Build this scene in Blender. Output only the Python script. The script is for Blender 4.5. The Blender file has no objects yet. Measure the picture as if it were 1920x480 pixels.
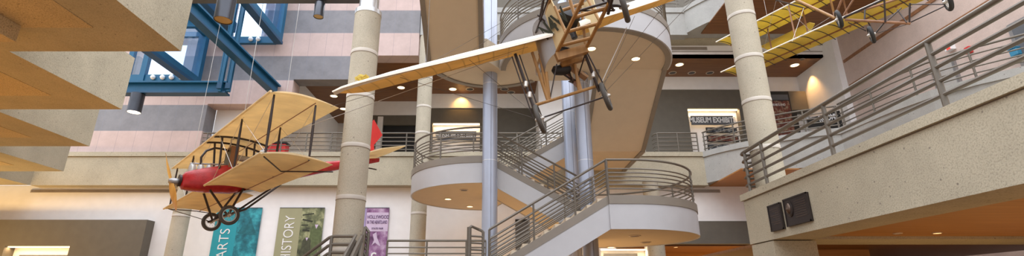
import bpy, bmesh, math, random
from mathutils import Vector, Matrix
random.seed(7)
PI = math.pi
C = bpy.context.scene.collection
V = Vector
CT, ST = math.cos(math.radians(18.9)), math.sin(math.radians(18.9))
F = 950.0

# ---------------------------------------------------------------- surveying helpers (photo pixel + distance -> metres)
def ray(x, y):
    u, v = (x - 930) / F, (240 - y) / F
    return V((u, CT - v * ST, ST + v * CT))
def PY(x, y, Y):
    r = ray(x, y); return r * (Y / r.y)
def PZ(x, y, Z):
    r = ray(x, y); return r * (Z / r.z)
def PD(x, y, d):
    return ray(x, y) * d

# ---------------------------------------------------------------- materials
def new_mat(name):
    m = bpy.data.materials.new(name); m.use_nodes = True
    nt = m.node_tree; b = nt.nodes['Principled BSDF']
    return m, nt, b
def N(nt, t, **kw):
    n = nt.nodes.new(t)
    for k, v in kw.items():
        if k.startswith('i_'):
            key = k[2:]
            key = int(key) if key.isdigit() else key.replace('_', ' ')
            n.inputs[key].default_value = v
        else: setattr(n, k, v)
    return n
def L(nt, a, b): nt.links.new(a, b)
def rgba(c): return (c[0], c[1], c[2], 1)
def ramp(nt, fac, stops, interp='LINEAR'):
    r = nt.nodes.new('ShaderNodeValToRGB'); r.color_ramp.interpolation = interp
    e = r.color_ramp.elements
    e[0].position, e[0].color = stops[0][0], rgba(stops[0][1])
    e[1].position, e[1].color = stops[-1][0], rgba(stops[-1][1])
    for p, c in stops[1:-1]:
        q = e.new(p); q.color = rgba(c)
    L(nt, fac, r.inputs[0]); return r
def mixc(nt, fac, a, b, mode='MIX'):
    m = nt.nodes.new('ShaderNodeMix'); m.data_type = 'RGBA'; m.blend_type = mode
    for s, x in ((m.inputs[0], fac), (m.inputs[6], a), (m.inputs[7], b)):
        if isinstance(x, (int, float)): s.default_value = x
        elif isinstance(x, tuple): s.default_value = rgba(x)
        else: L(nt, x, s)
    return m.outputs[2]
def math_(nt, op, a, b=None):
    m = nt.nodes.new('ShaderNodeMath'); m.operation = op
    for i, x in enumerate((a, b)):
        if x is None: continue
        if isinstance(x, (int, float)): m.inputs[i].default_value = x
        else: L(nt, x, m.inputs[i])
    return m.outputs[0]
def pos(nt):
    return nt.nodes.new('ShaderNodeNewGeometry').outputs['Position']

def paint(name, c, rough=.5, metal=0, var=.06, scale=3, bump=0):
    m, nt, b = new_mat(name)
    n = N(nt, 'ShaderNodeTexNoise', i_Scale=scale, i_Detail=4.0)
    tc = nt.nodes.new('ShaderNodeTexCoord'); L(nt, tc.outputs['Object'], n.inputs['Vector'])
    lo = tuple(x * (1 - var) for x in c); hi = tuple(min(1, x * (1 + var)) for x in c)
    r = ramp(nt, n.outputs['Fac'], [(.35, lo), (.65, hi)])
    L(nt, r.outputs[0], b.inputs['Base Color'])
    b.inputs['Roughness'].default_value = rough; b.inputs['Metallic'].default_value = metal
    if bump:
        n2 = N(nt, 'ShaderNodeTexNoise', i_Scale=60.0, i_Detail=3.0); L(nt, tc.outputs['Object'], n2.inputs['Vector'])
        bp = N(nt, 'ShaderNodeBump', i_Strength=bump, i_Distance=.02); L(nt, n2.outputs['Fac'], bp.inputs['Height']); L(nt, bp.outputs[0], b.inputs['Normal'])
    return m
def concrete(name, c, speck=(.12, .1, .09), amount=.5, fine=26.0):
    m, nt, b = new_mat(name); p = pos(nt)
    n = N(nt, 'ShaderNodeTexNoise', i_Scale=1.1, i_Detail=6.0, i_Roughness=.65); L(nt, p, n.inputs['Vector'])
    r = ramp(nt, n.outputs['Fac'], [(.3, tuple(x * .86 for x in c)), (.7, tuple(x * 1.08 for x in c))])
    f = N(nt, 'ShaderNodeTexNoise', i_Scale=fine, i_Detail=2.0); L(nt, p, f.inputs['Vector'])
    fr = ramp(nt, f.outputs['Fac'], [(.36, (.62, .6, .58)), (.5, (1, 1, 1)), (.7, (1.12, 1.1, 1.08))])
    col = mixc(nt, amount, r.outputs[0], fr.outputs[0], 'MULTIPLY')
    vo = N(nt, 'ShaderNodeTexVoronoi', i_Scale=5.5); L(nt, p, vo.inputs['Vector'])
    pit = ramp(nt, vo.outputs['Distance'], [(.0, (1, 1, 1)), (.075, (1, 1, 1)), (.1, (0, 0, 0))])
    col = mixc(nt, math_(nt, 'MULTIPLY', pit.outputs[0], .6), col, speck)
    v2 = N(nt, 'ShaderNodeTexVoronoi', i_Scale=30.0); L(nt, p, v2.inputs['Vector'])
    gate = math_(nt, 'GREATER_THAN', math_(nt, 'FRACT', math_(nt, 'MULTIPLY', v2.outputs['Color'], 7.3)), .45)
    sz = math_(nt, 'LESS_THAN', v2.outputs['Distance'], .24)
    col = mixc(nt, math_(nt, 'MULTIPLY', math_(nt, 'MULTIPLY', gate, sz), amount), col, tuple(x * .55 for x in c))
    L(nt, col, b.inputs['Base Color']); b.inputs['Roughness'].default_value = .85
    bp = N(nt, 'ShaderNodeBump', i_Strength=.25, i_Distance=.02); L(nt, f.outputs['Fac'], bp.inputs['Height']); L(nt, bp.outputs[0], b.inputs['Normal'])
    return m
def wood(name, c1, c2, axis=0, plank=.0, rough=.45):
    m, nt, b = new_mat(name); p = pos(nt)
    mp = N(nt, 'ShaderNodeMapping'); s = [9, 9, 9]; s[axis] = .7
    mp.inputs['Scale'].default_value = s; L(nt, p, mp.inputs['Vector'])
    n = N(nt, 'ShaderNodeTexNoise', i_Scale=1.0, i_Detail=5.0); L(nt, mp.outputs[0], n.inputs['Vector'])
    r = ramp(nt, n.outputs['Fac'], [(.3, c1), (.7, c2)]); col = r.outputs[0]
    if plank:
        sp = nt.nodes.new('ShaderNodeSeparateXYZ'); L(nt, p, sp.inputs[0])
        fr = math_(nt, 'FRACT', math_(nt, 'DIVIDE', sp.outputs[1 if axis == 0 else 0], plank))
        col = mixc(nt, math_(nt, 'LESS_THAN', fr, .04), col, tuple(x * .55 for x in c1))
    L(nt, col, b.inputs['Base Color']); b.inputs['Roughness'].default_value = rough
    return m
def fabric(name, c, trans=.35, ribs=0, rib_axis=1, dark=.75):
    m, nt, b = new_mat(name)
    tc = nt.nodes.new('ShaderNodeTexCoord')
    n = N(nt, 'ShaderNodeTexNoise', i_Scale=2.2, i_Detail=5.0); L(nt, tc.outputs['Object'], n.inputs['Vector'])
    r = ramp(nt, n.outputs['Fac'], [(.3, tuple(x * .82 for x in c)), (.7, c)]); col = r.outputs[0]
    if ribs:
        sp = nt.nodes.new('ShaderNodeSeparateXYZ'); L(nt, tc.outputs['Object'], sp.inputs[0])
        fr = math_(nt, 'FRACT', math_(nt, 'DIVIDE', sp.outputs[rib_axis], ribs))
        col = mixc(nt, math_(nt, 'LESS_THAN', fr, .1), col, tuple(x * dark for x in c))
    L(nt, col, b.inputs['Base Color']); b.inputs['Roughness'].default_value = .75
    tr = nt.nodes.new('ShaderNodeBsdfTranslucent'); L(nt, col, tr.inputs['Color'])
    mx = N(nt, 'ShaderNodeMixShader', i_0=trans); out = nt.nodes['Material Output']
    L(nt, b.outputs[0], mx.inputs[1]); L(nt, tr.outputs[0], mx.inputs[2]); L(nt, mx.outputs[0], out.inputs['Surface'])
    return m
def glow(name, c, s):
    m, nt, b = new_mat(name)
    b.inputs['Base Color'].default_value = rgba(c); b.inputs['Emission Color'].default_value = rgba(c); b.inputs['Emission Strength'].default_value = s
    return m
def glass(name, c=(.85, .92, 1)):
    m, nt, b = new_mat(name)
    t = N(nt, 'ShaderNodeBsdfTransparent'); t.inputs['Color'].default_value = rgba(c)
    g = N(nt, 'ShaderNodeBsdfGlossy'); g.inputs['Roughness'].default_value = .05
    mx = N(nt, 'ShaderNodeMixShader', i_0=.07)
    L(nt, t.outputs[0], mx.inputs[1]); L(nt, g.outputs[0], mx.inputs[2]); L(nt, mx.outputs[0], nt.nodes['Material Output'].inputs['Surface'])
    return m
def tile_wall():
    m, nt, b = new_mat('banded_stone'); p = pos(nt)
    sp = nt.nodes.new('ShaderNodeSeparateXYZ'); L(nt, p, sp.inputs[0])
    band = math_(nt, 'DIVIDE', math_(nt, 'SUBTRACT', sp.outputs[2], 6.13), 1.265)
    odd = math_(nt, 'GREATER_THAN', math_(nt, 'FRACT', math_(nt, 'DIVIDE', band, 2.0)), .5)
    n = N(nt, 'ShaderNodeTexNoise', i_Scale=1.6, i_Detail=8.0, i_Roughness=.7); L(nt, p, n.inputs['Vector'])
    pk = ramp(nt, n.outputs['Fac'], [(.3, (.50, .38, .35)), (.7, (.60, .46, .43))])
    gr = ramp(nt, n.outputs['Fac'], [(.3, (.19, .185, .20)), (.7, (.26, .255, .275))])
    col = mixc(nt, odd, pk.outputs[0], gr.outputs[0])
    jx = math_(nt, 'LESS_THAN', math_(nt, 'FRACT', math_(nt, 'DIVIDE', math_(nt, 'ADD', sp.outputs[0], math_(nt, 'MULTIPLY', sp.outputs[1], .6)), .82)), .022)
    jz = math_(nt, 'LESS_THAN', math_(nt, 'FRACT', band), .014)
    j = math_(nt, 'MAXIMUM', jx, jz)
    dk = mixc(nt, odd, (.3, .24, .25), (.22, .23, .28))
    col = mixc(nt, math_(nt, 'MULTIPLY', j, .65), col, dk)
    L(nt, col, b.inputs['Base Color']); b.inputs['Roughness'].default_value = .6
    return m
def picture(name, lo, mid, hi, scale=2.2, seed=0.):
    m, nt, b = new_mat(name)
    tc = nt.nodes.new('ShaderNodeTexCoord')
    mp = N(nt, 'ShaderNodeMapping'); mp.inputs['Location'].default_value = (seed, seed, seed); L(nt, tc.outputs['Object'], mp.inputs['Vector'])
    n = N(nt, 'ShaderNodeTexNoise', i_Scale=scale, i_Detail=8.0, i_Roughness=.62); L(nt, mp.outputs[0], n.inputs['Vector'])
    r = ramp(nt, n.outputs['Fac'], [(.33, lo), (.5, mid), (.66, hi)])
    L(nt, r.outputs[0], b.inputs['Base Color']); b.inputs['Roughness'].default_value = .5
    return m

M = {}
M['conc'] = concrete('exposed_aggregate_concrete', (.465, .42, .315), amount=.45, fine=42.0)
M['greyconc'] = concrete('grey_concrete', (.40, .40, .385), amount=.25, fine=50.0)
M['col'] = concrete('column_concrete', (.49, .445, .35), amount=.38, fine=60.0)
M['groove'] = paint('concrete_joint', (.30, .25, .2), .9)
M['joint'] = paint('pale_joint', (.62, .58, .52), .8)
M['plaster'] = paint('white_plaster', (.90, .885, .88), .8, var=.02)
M['acoustic'] = concrete('acoustic_plaster', (.56, .45, .28), amount=.75, fine=40.0)
M['stone'] = tile_wall()
M['rose'] = concrete('rose_plaster', (.60, .47, .41), amount=.15, speck=(.45, .36, .32))
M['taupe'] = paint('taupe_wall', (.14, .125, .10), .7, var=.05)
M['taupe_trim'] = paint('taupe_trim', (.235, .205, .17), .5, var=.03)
M['rail'] = paint('railing_paint', (.15, .13, .105), .35, .25, var=.03)
M['white'] = paint('stair_white', (.50, .505, .53), .42, var=.02)
M['soffit'] = paint('stair_soffit', (.62, .52, .39), .8, var=.02)
M['tread'] = paint('stair_tread', (.25, .2, .18), .8)
M['steel'] = paint('silver_column', (.42, .46, .56), .38, .45, var=.02)
M['steel_cap'] = paint('silver_cap', (.66, .68, .7), .35, .6, var=.02)
M['seam'] = paint('column_seam', (.2, .2, .24), .5)
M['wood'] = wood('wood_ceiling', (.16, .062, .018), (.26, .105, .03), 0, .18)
M['woodlit'] = wood('lit_wood', (.38, .17, .045), (.5, .24, .07), 0)  # lighter copy of the ceiling wood, with lamplight put into its colour
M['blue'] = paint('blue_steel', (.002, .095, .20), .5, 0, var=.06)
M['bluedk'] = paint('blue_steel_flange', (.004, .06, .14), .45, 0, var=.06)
M['gunmetal'] = paint('gunmetal_beam', (.07, .075, .085), .45, .4)
M['can'] = paint('spotlight_metal', (.07, .075, .09), .3, .6)
M['reflector'] = paint('gold_reflector', (.5, .38, .16), .35, .6)
M['lampon'] = glow('lit_lamp', (1, .85, .65), 6)
M['down'] = glow('downlight_lens', (1, .72, .38), 5)
M['downoff'] = paint('downlight_unlit', (.05, .045, .04), .4)
M['ring'] = paint('downlight_ring', (.6, .5, .4), .4, .3)
M['cove'] = glow('cove_light', (1, .78, .48), 3)
M['bulb'] = paint('white_globe', (.85, .88, .9), .25)
M['glass'] = glass('window_glass')
M['vent'] = paint('vent_grille', (.42, .39, .36), .6)
M['floor'] = wood('lobby_floor', (.13, .07, .03), (.17, .09, .04), 0, .6)
M['sign'] = paint('grey_sign', (.11, .115, .125), .4)
M['black'] = paint('black_panel', (.012, .012, .012), .5)
M['letter'] = paint('white_letter', (.85, .85, .85), .5, var=0)
M['bronze'] = paint('bronze_plaque', (.045, .035, .032), .4, .5)
M['bronze_hi'] = paint('bronze_relief', (.12, .085, .065), .35, .7)
M['teal'] = paint('teal_print', (.02, .33, .40), .55, var=.02)
M['olive'] = paint('olive_print', (.35, .34, .20), .55, var=.02)
M['purple'] = paint('purple_print', (.36, .3, .5), .55, var=.02)
M['tealpic'] = picture('teal_picture', (.004, .045, .06), (.015, .19, .24), (.06, .48, .55), 1.7)
M['olivepic'] = picture('olive_picture', (.03, .035, .02), (.17, .19, .09), (.5, .5, .28), 2.4, 3)
M['purplepic'] = picture('purple_picture', (.10, .03, .10), (.3, .14, .3), (.6, .45, .62), 2.2, 7)
M['ink'] = paint('dark_print_ink', (.03, .035, .02), .6)
M['uniform'] = paint('printed_uniform', (.06, .065, .035), .6, var=.2, scale=8)
M['uniform2'] = paint('printed_coat', (.10, .13, .05), .6, var=.2, scale=8)
M['violet_ink'] = paint('violet_ink', (.10, .03, .14), .6)
M['violet_pale'] = paint('violet_pale', (.62, .5, .66), .6)
M['cream'] = fabric('cream_wing_fabric', (.90, .76, .50), .4)
M['creamrib'] = fabric('doped_wing_fabric', (.92, .77, .50), .42, .34, 1, .86)
M['ambr'] = fabric('amber_wing_fabric', (.74, .50, .19), .42, .3, 0, .72)
M['panel'] = paint('doped_side_panel', (.72, .58, .33), .6, var=.05)
M['ivory'] = paint('ivory_fabric', (.93, .88, .76), .7, var=.04)
M['yellow'] = fabric('yellow_wing_fabric', (.74, .60, .17), .5)
M['red'] = paint('red_fabric', (.42, .018, .022), .26, var=.2, scale=5, bump=.25)
M['redbright'] = paint('bright_red_fabric', (.62, .03, .025), .5)
M['ash'] = wood('varnished_ash', (.26, .125, .03), (.40, .205, .06), 2)
M['brownwood'] = wood('brown_spruce', (.24, .11, .05), (.33, .16, .08), 2)
M['strut'] = paint('dark_strut', (.03, .018, .016), .4)
M['prop'] = wood('propeller_wood', (.50, .24, .05), (.66, .36, .09), 2, rough=.25)
M['tyre'] = paint('grey_rubber', (.075, .068, .06), .7)
M['tyre_black'] = paint('black_rubber', (.015, .014, .014), .6)
M['rim'] = paint('wheel_metal', (.55, .52, .48), .35, .7)
M['alu'] = paint('aluminium', (.34, .33, .33), .4, .7)
M['radiator'] = paint('radiator', (.11, .11, .08), .5, .3)
M['wire'] = paint('bracing_wire', (.55, .53, .5), .4, .5)
M['wiredk'] = paint('dark_wire', (.12, .11, .1), .4, .5)
M['orange'] = paint('orange_dome', (.75, .30, .03), .5)
M['exit'] = glow('red_exit_sign', (.75, .06, .04), .6)
M['poster'] = picture('poster_print', (.02, .02, .02), (.17, .035, .02), (.35, .32, .22), 5, 2)
M['poster2'] = picture('poster_print_dark', (.01, .01, .02), (.06, .07, .08), (.5, .5, .5), 5, 5)
M['bluebox'] = paint('blue_box', (.04, .22, .36), .5)

# ---------------------------------------------------------------- mesh helpers
def bx(bm, x0, x1, y0, y1, z0, z1):
    vs = [bm.verts.new((x, y, z)) for x in (x0, x1) for y in (y0, y1) for z in (z0, z1)]
    for f in ((0, 1, 3, 2), (4, 6, 7, 5), (0, 4, 5, 1), (2, 3, 7, 6), (0, 2, 6, 4), (1, 5, 7, 3)):
        bm.faces.new([vs[i] for i in f])
def prism(bm, poly, z0, z1):
    """poly: list of (x,y); z0,z1 scalar"""
    lo = [bm.verts.new((p[0], p[1], z0)) for p in poly]; hi = [bm.verts.new((p[0], p[1], z1)) for p in poly]
    n = len(poly)
    bm.faces.new(lo[::-1]); bm.faces.new(hi)
    for i in range(n): bm.faces.new((lo[i], lo[(i + 1) % n], hi[(i + 1) % n], hi[i]))
def slab3(bm, pts, nvec):
    """planar polygon pts (3d) extruded by nvec"""
    a = [bm.verts.new(p) for p in pts]; b = [bm.verts.new(V(p) + V(nvec)) for p in pts]; n = len(pts)
    bm.faces.new(a[::-1]); bm.faces.new(b)
    for i in range(n): bm.faces.new((a[i], a[(i + 1) % n], b[(i + 1) % n], b[i]))
def tube(bm, pts, r, n=8, cap=True):
    pts = [V(p) for p in pts]; rings = []
    rs = r if isinstance(r, (list, tuple)) else [r] * len(pts)
    prev = None
    for i, p in enumerate(pts):
        if i == 0: t = pts[1] - p
        elif i == len(pts) - 1: t = p - pts[i - 1]
        else: t = (pts[i + 1] - p).normalized() + (p - pts[i - 1]).normalized()
        t.normalize()
        if prev is None:
            a = V((0, 0, 1)) if abs(t.z) < .9 else V((1, 0, 0))
            s = t.cross(a).normalized()
        else:
            s = (prev - t * prev.dot(t)).normalized()
        prev = s; q = t.cross(s)
        k = 1.0
        if 0 < i < len(pts) - 1:
            c = (pts[i + 1] - p).normalized().dot((p - pts[i - 1]).normalized()); k = 1 / max(.5, math.sqrt((1 + c) / 2)) if c > -.9 else 1
        rings.append([bm.verts.new(p + (s * math.cos(2 * PI * j / n) + q * math.sin(2 * PI * j / n)) * rs[i]) for j in range(n)])
    for a, b in zip(rings, rings[1:]):
        for j in range(n): bm.faces.new((a[j], a[(j + 1) % n], b[(j + 1) % n], b[j]))
    if cap:
        bm.faces.new(rings[0][::-1]); bm.faces.new(rings[-1])
def lathe(bm, prof, origin=(0, 0, 0), axis=V((0, 0, 1)), n=24, closed=False):
    """prof: list of (radius, height)"""
    rot = V((0, 0, 1)).rotation_difference(V(axis).normalized()).to_matrix(); o = V(origin)
    rings = []
    for r, h in prof:
        rings.append([bm.verts.new(o + rot @ V((max(r, 1e-4) * math.cos(2 * PI * j / n), max(r, 1e-4) * math.sin(2 * PI * j / n), h))) for j in range(n)])
    pr = list(zip(rings, rings[1:])) + ([(rings[-1], rings[0])] if closed else [])
    for a, b in pr:
        for j in range(n): bm.faces.new((a[j], a[(j + 1) % n], b[(j + 1) % n], b[j]))
    if not closed:
        bm.faces.new(rings[0][::-1]); bm.faces.new(rings[-1])
def ribbon(bm, pts, zlo, zhi, th):
    """vertical band along a 2d path, zlo / zhi scalars or lists, th = thickness to the left of travel"""
    n = len(pts); P = [V((p[0], p[1])) for p in pts]
    zl = zlo if isinstance(zlo, (list, tuple)) else [zlo] * n; zh = zhi if isinstance(zhi, (list, tuple)) else [zhi] * n
    cols = []
    for i, p in enumerate(P):
        t = V((0, 0))
        if i > 0: t += (p - P[i - 1]).normalized()
        if i < n - 1: t += (P[i + 1] - p).normalized()
        t.normalize(); nn = V((-t.y, t.x)); q = p + nn * th
        cols.append([bm.verts.new((p.x, p.y, zl[i])), bm.verts.new((p.x, p.y, zh[i])), bm.verts.new((q.x, q.y, zh[i])), bm.verts.new((q.x, q.y, zl[i]))])
    for a, b in zip(cols, cols[1:]):
        for j in range(4): bm.faces.new((a[j], b[j], b[(j + 1) % 4], a[(j + 1) % 4]))
    bm.faces.new(cols[0]); bm.faces.new(cols[-1][::-1])
def bar(bm, a, b, w, h, up=(0, 0, 1)):
    """rectangular bar from a to b"""
    a, b = V(a), V(b); t = (b - a).normalized(); s = t.cross(V(up))
    if s.length < 1e-4: s = t.cross(V((0, 1, 0)))
    s.normalize(); q = s.cross(t)
    o = [s * (w / 2 * i) + q * (h / 2 * j) for i, j in ((-1, -1), (1, -1), (1, 1), (-1, 1))]
    A = [bm.verts.new(a + x) for x in o]; B = [bm.verts.new(b + x) for x in o]
    bm.faces.new(A[::-1]); bm.faces.new(B)
    for i in range(4): bm.faces.new((A[i], A[(i + 1) % 4], B[(i + 1) % 4], B[i]))
def ibeam(bm, a, b, w, h, t=.05):
    a, b = V(a), V(b); up = V((0, 0, 1))
    bar(bm, a, b, t, h - .02)
    bar(bm, a + up * (h / 2 - t / 2), b + up * (h / 2 - t / 2), w, t); bar(bm, a - up * (h / 2 - t / 2), b - up * (h / 2 - t / 2), w, t)

def wloc(o):
    p = V((0, 0, 0))
    while o is not None: p = p + o.location; o = o.parent
    return p
def obj(name, bm, mat, parent=None, smooth=False, bevel=0, local=False, origin=None):
    bmesh.ops.recalc_face_normals(bm, faces=bm.faces)
    me = bpy.data.meshes.new(name)
    off = V((0, 0, 0))
    if parent is not None:
        if not local: off = wloc(parent)
    else:
        vs = [v.co for v in bm.verts]
        if origin is not None: off = V(origin)
        else:
            off = V(((min(v.x for v in vs) + max(v.x for v in vs)) / 2, (min(v.y for v in vs) + max(v.y for v in vs)) / 2, min(v.z for v in vs)))
    for v in bm.verts: v.co -= off
    bm.to_mesh(me); bm.free()
    o = bpy.data.objects.new(name, me); C.objects.link(o)
    for m_ in (mat if isinstance(mat, (list, tuple)) else [mat]): me.materials.append(m_)
    if parent is not None: o.parent = parent
    else: o.location = off
    if smooth:
        for p in me.polygons: p.use_smooth = True
        me.set_sharp_from_angle(angle=math.radians(38))
    if bevel:
        md = o.modifiers.new('bevel', 'BEVEL'); md.width = bevel; md.segments = 2; md.limit_method = 'ANGLE'
    return o
def B(): return bmesh.new()
def tag(o, label, cat, group=None, kind=None):
    o['label'] = label; o['category'] = cat
    if group: o['group'] = group
    if kind: o['kind'] = kind
    return o
def thing(name, label, cat, loc, group=None, kind=None):
    o = bpy.data.objects.new(name, None); C.objects.link(o); o.location = loc; o.empty_display_size = .2
    return tag(o, label, cat, group, kind)
def structure(name, bm, mat, label, cat, parent=None, **kw):
    o = obj(name, bm, mat, parent, **kw)
    if parent is None: tag(o, label, cat, None, 'structure')
    return o
def one(fn, *a, **k):
    bm = B(); fn(bm, *a, **k); return bm
def text(name, s, mat, parent, loc, height, sx=.62, xdir=(1, 0, 0), ydir=(0, 0, 1), align='CENTER', spacing=1.0, bold=.0):
    cu = bpy.data.curves.new(name, 'FONT'); cu.body = s; cu.align_x = align; cu.align_y = 'CENTER'; cu.size = height * 1.39
    cu.extrude = .006; cu.space_character = spacing; cu.offset = bold; cu.materials.append(mat)
    tmp = bpy.data.objects.new('lettering_source', cu); C.objects.link(tmp)
    me = bpy.data.meshes.new_from_object(tmp.evaluated_get(bpy.context.evaluated_depsgraph_get()))
    bpy.data.objects.remove(tmp); bpy.data.curves.remove(cu); me.name = name
    if not me.materials: me.materials.append(mat)
    o = bpy.data.objects.new(name, me); C.objects.link(o); o.parent = parent
    x = V(xdir).normalized(); y = V(ydir).normalized(); z = x.cross(y)
    m = Matrix((x * sx, y, z)).transposed().to_4x4(); m.translation = V(loc) - wloc(parent)
    o.matrix_local = m
    return o
def arc(cx, cy, r, a0, a1, n=28):
    return [(cx + r * math.cos(math.radians(a0 + (a1 - a0) * i / n)), cy + r * math.sin(math.radians(a0 + (a1 - a0) * i / n))) for i in range(n + 1)]
def resample(path, step):
    out = [V(path[0])]
    for a, b in zip(path, path[1:]):
        a, b = V(a), V(b); k = max(1, int((b - a).length / step))
        for i in range(1, k + 1): out.append(a.lerp(b, i / k))
    return out
def at_len(path, s):
    for a, b in zip(path, path[1:]):
        l = (b - a).length
        if s <= l: return a.lerp(b, s / l)
        s -= l
    return path[-1].copy()
def plen(path): return sum((b - a).length for a, b in zip(path, path[1:]))

# ---------------------------------------------------------------- camera and render look
cam = bpy.data.cameras.new('camera'); co = bpy.data.objects.new('camera', cam); C.objects.link(co)
co.location = (0, 0, 0); co.rotation_euler = (math.radians(90 + 18.9), 0, 0)
cam.sensor_fit = 'HORIZONTAL'; cam.sensor_width = 36; cam.lens = 36 * F / 1920; cam.shift_x = 30 / 1920; cam.clip_end = 300
bpy.context.scene.camera = co
sc = bpy.context.scene
sc.view_settings.view_transform = 'Standard'; sc.view_settings.look = 'None'; sc.view_settings.gamma = 1
sc.view_settings.use_curve_mapping = False; sc.view_settings.exposure = 0.5
w = bpy.data.worlds.new('daylight'); sc.world = w; w.use_nodes = True
bg = w.node_tree.nodes['Background']; bg.inputs[1].default_value = 1.0
wt = w.node_tree; wg_ = wt.nodes.new('ShaderNodeNewGeometry'); wsep = wt.nodes.new('ShaderNodeSeparateXYZ'); wt.links.new(wt.nodes.new('ShaderNodeTexCoord').outputs['Generated'], wsep.inputs[0])
wr = ramp(wt, wsep.outputs[2], [(0.0, (.52, .53, .56)), (.25, (.95, .98, 1.05)), (.75, (2.8, 2.88, 3.05))]); wt.links.new(wr.outputs[0], bg.inputs[0]); wt.nodes.remove(wg_)

def area(name, loc, rot, size, energy, color, size_y=None):
    l = bpy.data.lights.new(name, 'AREA'); l.energy = energy; l.color = color; l.size = size
    if size_y: l.shape = 'RECTANGLE'; l.size_y = size_y
    o = bpy.data.objects.new(name, l); C.objects.link(o); o.location = loc; o.rotation_euler = rot
    return o
def spot(name, loc, target, energy, color, angle=70, blend=.8, r=.05):
    l = bpy.data.lights.new(name, 'SPOT'); l.energy = energy; l.color = color; l.spot_size = math.radians(angle); l.spot_blend = blend; l.shadow_soft_size = r
    o = bpy.data.objects.new(name, l); C.objects.link(o); o.location = loc
    o.rotation_euler = (V(target) - V(loc)).to_track_quat('-Z', 'Y').to_euler(); return o
def point(name, loc, energy, color, r=.2):
    l = bpy.data.lights.new(name, 'POINT'); l.energy = energy; l.color = color; l.shadow_soft_size = r
    o = bpy.data.objects.new(name, l); C.objects.link(o); o.location = loc; return o

FL = -1.1          # lobby floor
Z2, Z2B = 6.35, 4.84   # second floor top and underside
Z3, Z3B = 13.8, 12.3

# ================================================================= ROOM SHELL
structure('floor', one(bx, -80, 80, -90, 40, FL - .3, FL), M['floor'], 'warm wood-toned lobby floor under the whole hall', 'floor')  # unseen; stretched far out and toned warm for the light it bounces up

# ---- left second-floor slab with a saw-tooth edge
tips = [(-2.99, 5.85), (-6.44, 9.3), (-9.96, 12.6), (-13.4, 16.0), (-17.0, 19.4), (-20.5, 21.9)]
poly = [(-40, 1.5), (-2.99, 1.5)]
for i, (x, y) in enumerate(tips):
    poly.append((x, y))
    if i + 1 < len(tips): poly.append((tips[i + 1][0], y))
poly.append((-40, 21.9))
structure('ceiling', one(prism, poly, Z2B, Z2), M['conc'], 'stepped concrete slab overhead with a saw-tooth edge and amber underside', 'ceiling')
for i, (x, y) in enumerate(tips[:5]):
    bm = B(); bx(bm, -38, x - 1.07, y - 2.55, y - .97, Z2B - .012, Z2B + .02)
    structure('trim_%d' % (i + 1), bm, M['acoustic'],
              ['textured plaster coffer panel nearest overhead above the camera', 'textured plaster coffer panel beside the boxed duct', 'textured plaster coffer panel behind the one with the duct',
               'small textured plaster coffer panel in the third tooth of the slab', 'narrow textured plaster coffer panel close to the back wall'][i], 'ceiling panel')
structure('trim_6', one(bx, -14, -8.8, 7.0, 8.28, Z2B - .34, Z2B - .012), M['acoustic'], 'boxed duct dropped below the slab at top left corner', 'ceiling box', bevel=.01)

# ---- back spandrel of the second floor
bm = B(); bx(bm, -20.5, 9.35, 21.9, 22.4, Z2B, Z2 - .22); bx(bm, -20.5, 9.35, 21.84, 22.4, Z2 - .2, Z2)
structure('trim_7', bm, M['conc'], 'long concrete balcony edge across the back wall below the railing', 'balcony edge')
structure('trim_8', one(bx, -20.5, 9.35, 21.95, 22.4, Z2 - .221, Z2 - .199), M['groove'], 'shadow joint under the coping of the back balcony edge', 'joint')
structure('trim_9', one(bx, -13.3, 30, 22.41, 34, Z2 - .6, Z2 - .02), M['conc'], 'second-floor slab behind the back railing', 'floor slab')
# ---- lower white wall with vents
lx0, lx1 = PY(1126, 466, 22.42).x, PY(1214, 466, 22.42).x; lz = PY(1180, 466, 22.42).z
bm = B(); bx(bm, -30, lx0, 22.42, 22.9, FL, Z2B + .1); bx(bm, lx1, 5.2 if lx1 < 5.1 else lx1 + .1, 22.42, 22.9, FL, 3.34); bx(bm, lx0, 5.2, 22.42, 22.7, lz, Z2B + .1)
structure('wall_back', bm, M['plaster'], 'white plaster lobby wall behind the hanging banners', 'wall')
structure('trim_10', one(bx, 5.2, 13.5, 22.42, 22.7, 3.34, Z2B + .1), M['plaster'], 'white wall strip above the taupe bulkhead at right', 'wall')
structure('trim_11', one(bx, 5.2, 13.5, 22.36, 22.7, 2.36, 3.34), M['taupe'], 'taupe bulkhead over the wood ceiling right of the stairs', 'bulkhead')
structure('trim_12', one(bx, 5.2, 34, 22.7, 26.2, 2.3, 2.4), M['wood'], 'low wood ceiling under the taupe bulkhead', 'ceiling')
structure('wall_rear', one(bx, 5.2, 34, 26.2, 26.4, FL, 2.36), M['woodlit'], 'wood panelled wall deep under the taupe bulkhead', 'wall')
for k, (x0, x1, lab) in enumerate(((PY(58, 357, 22.4).x, PY(440, 357, 22.4).x, 'long thin air grille on the white wall above the taupe box'), (PY(1283, 357, 22.4).x, PY(1350, 357, 22.4).x, 'short air grille on the white wall right of the stairs'))):
    t = thing('air_grille', lab, 'vent', ((x0 + x1) / 2, 22.4, 4.5))
    za, zb = PY(900, 361, 22.38).z, PY(900, 355.5, 22.38).z
    obj('frame', one(bx, x0, x1, 22.385, 22.42, za, zb), M['vent'], t)
    for j in range(3):
        obj('louver', one(bx, x0 + .04, x1 - .04, 22.37, 22.386, za + .02 + j * .045, za + .042 + j * .045), M['groove'], t)

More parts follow.
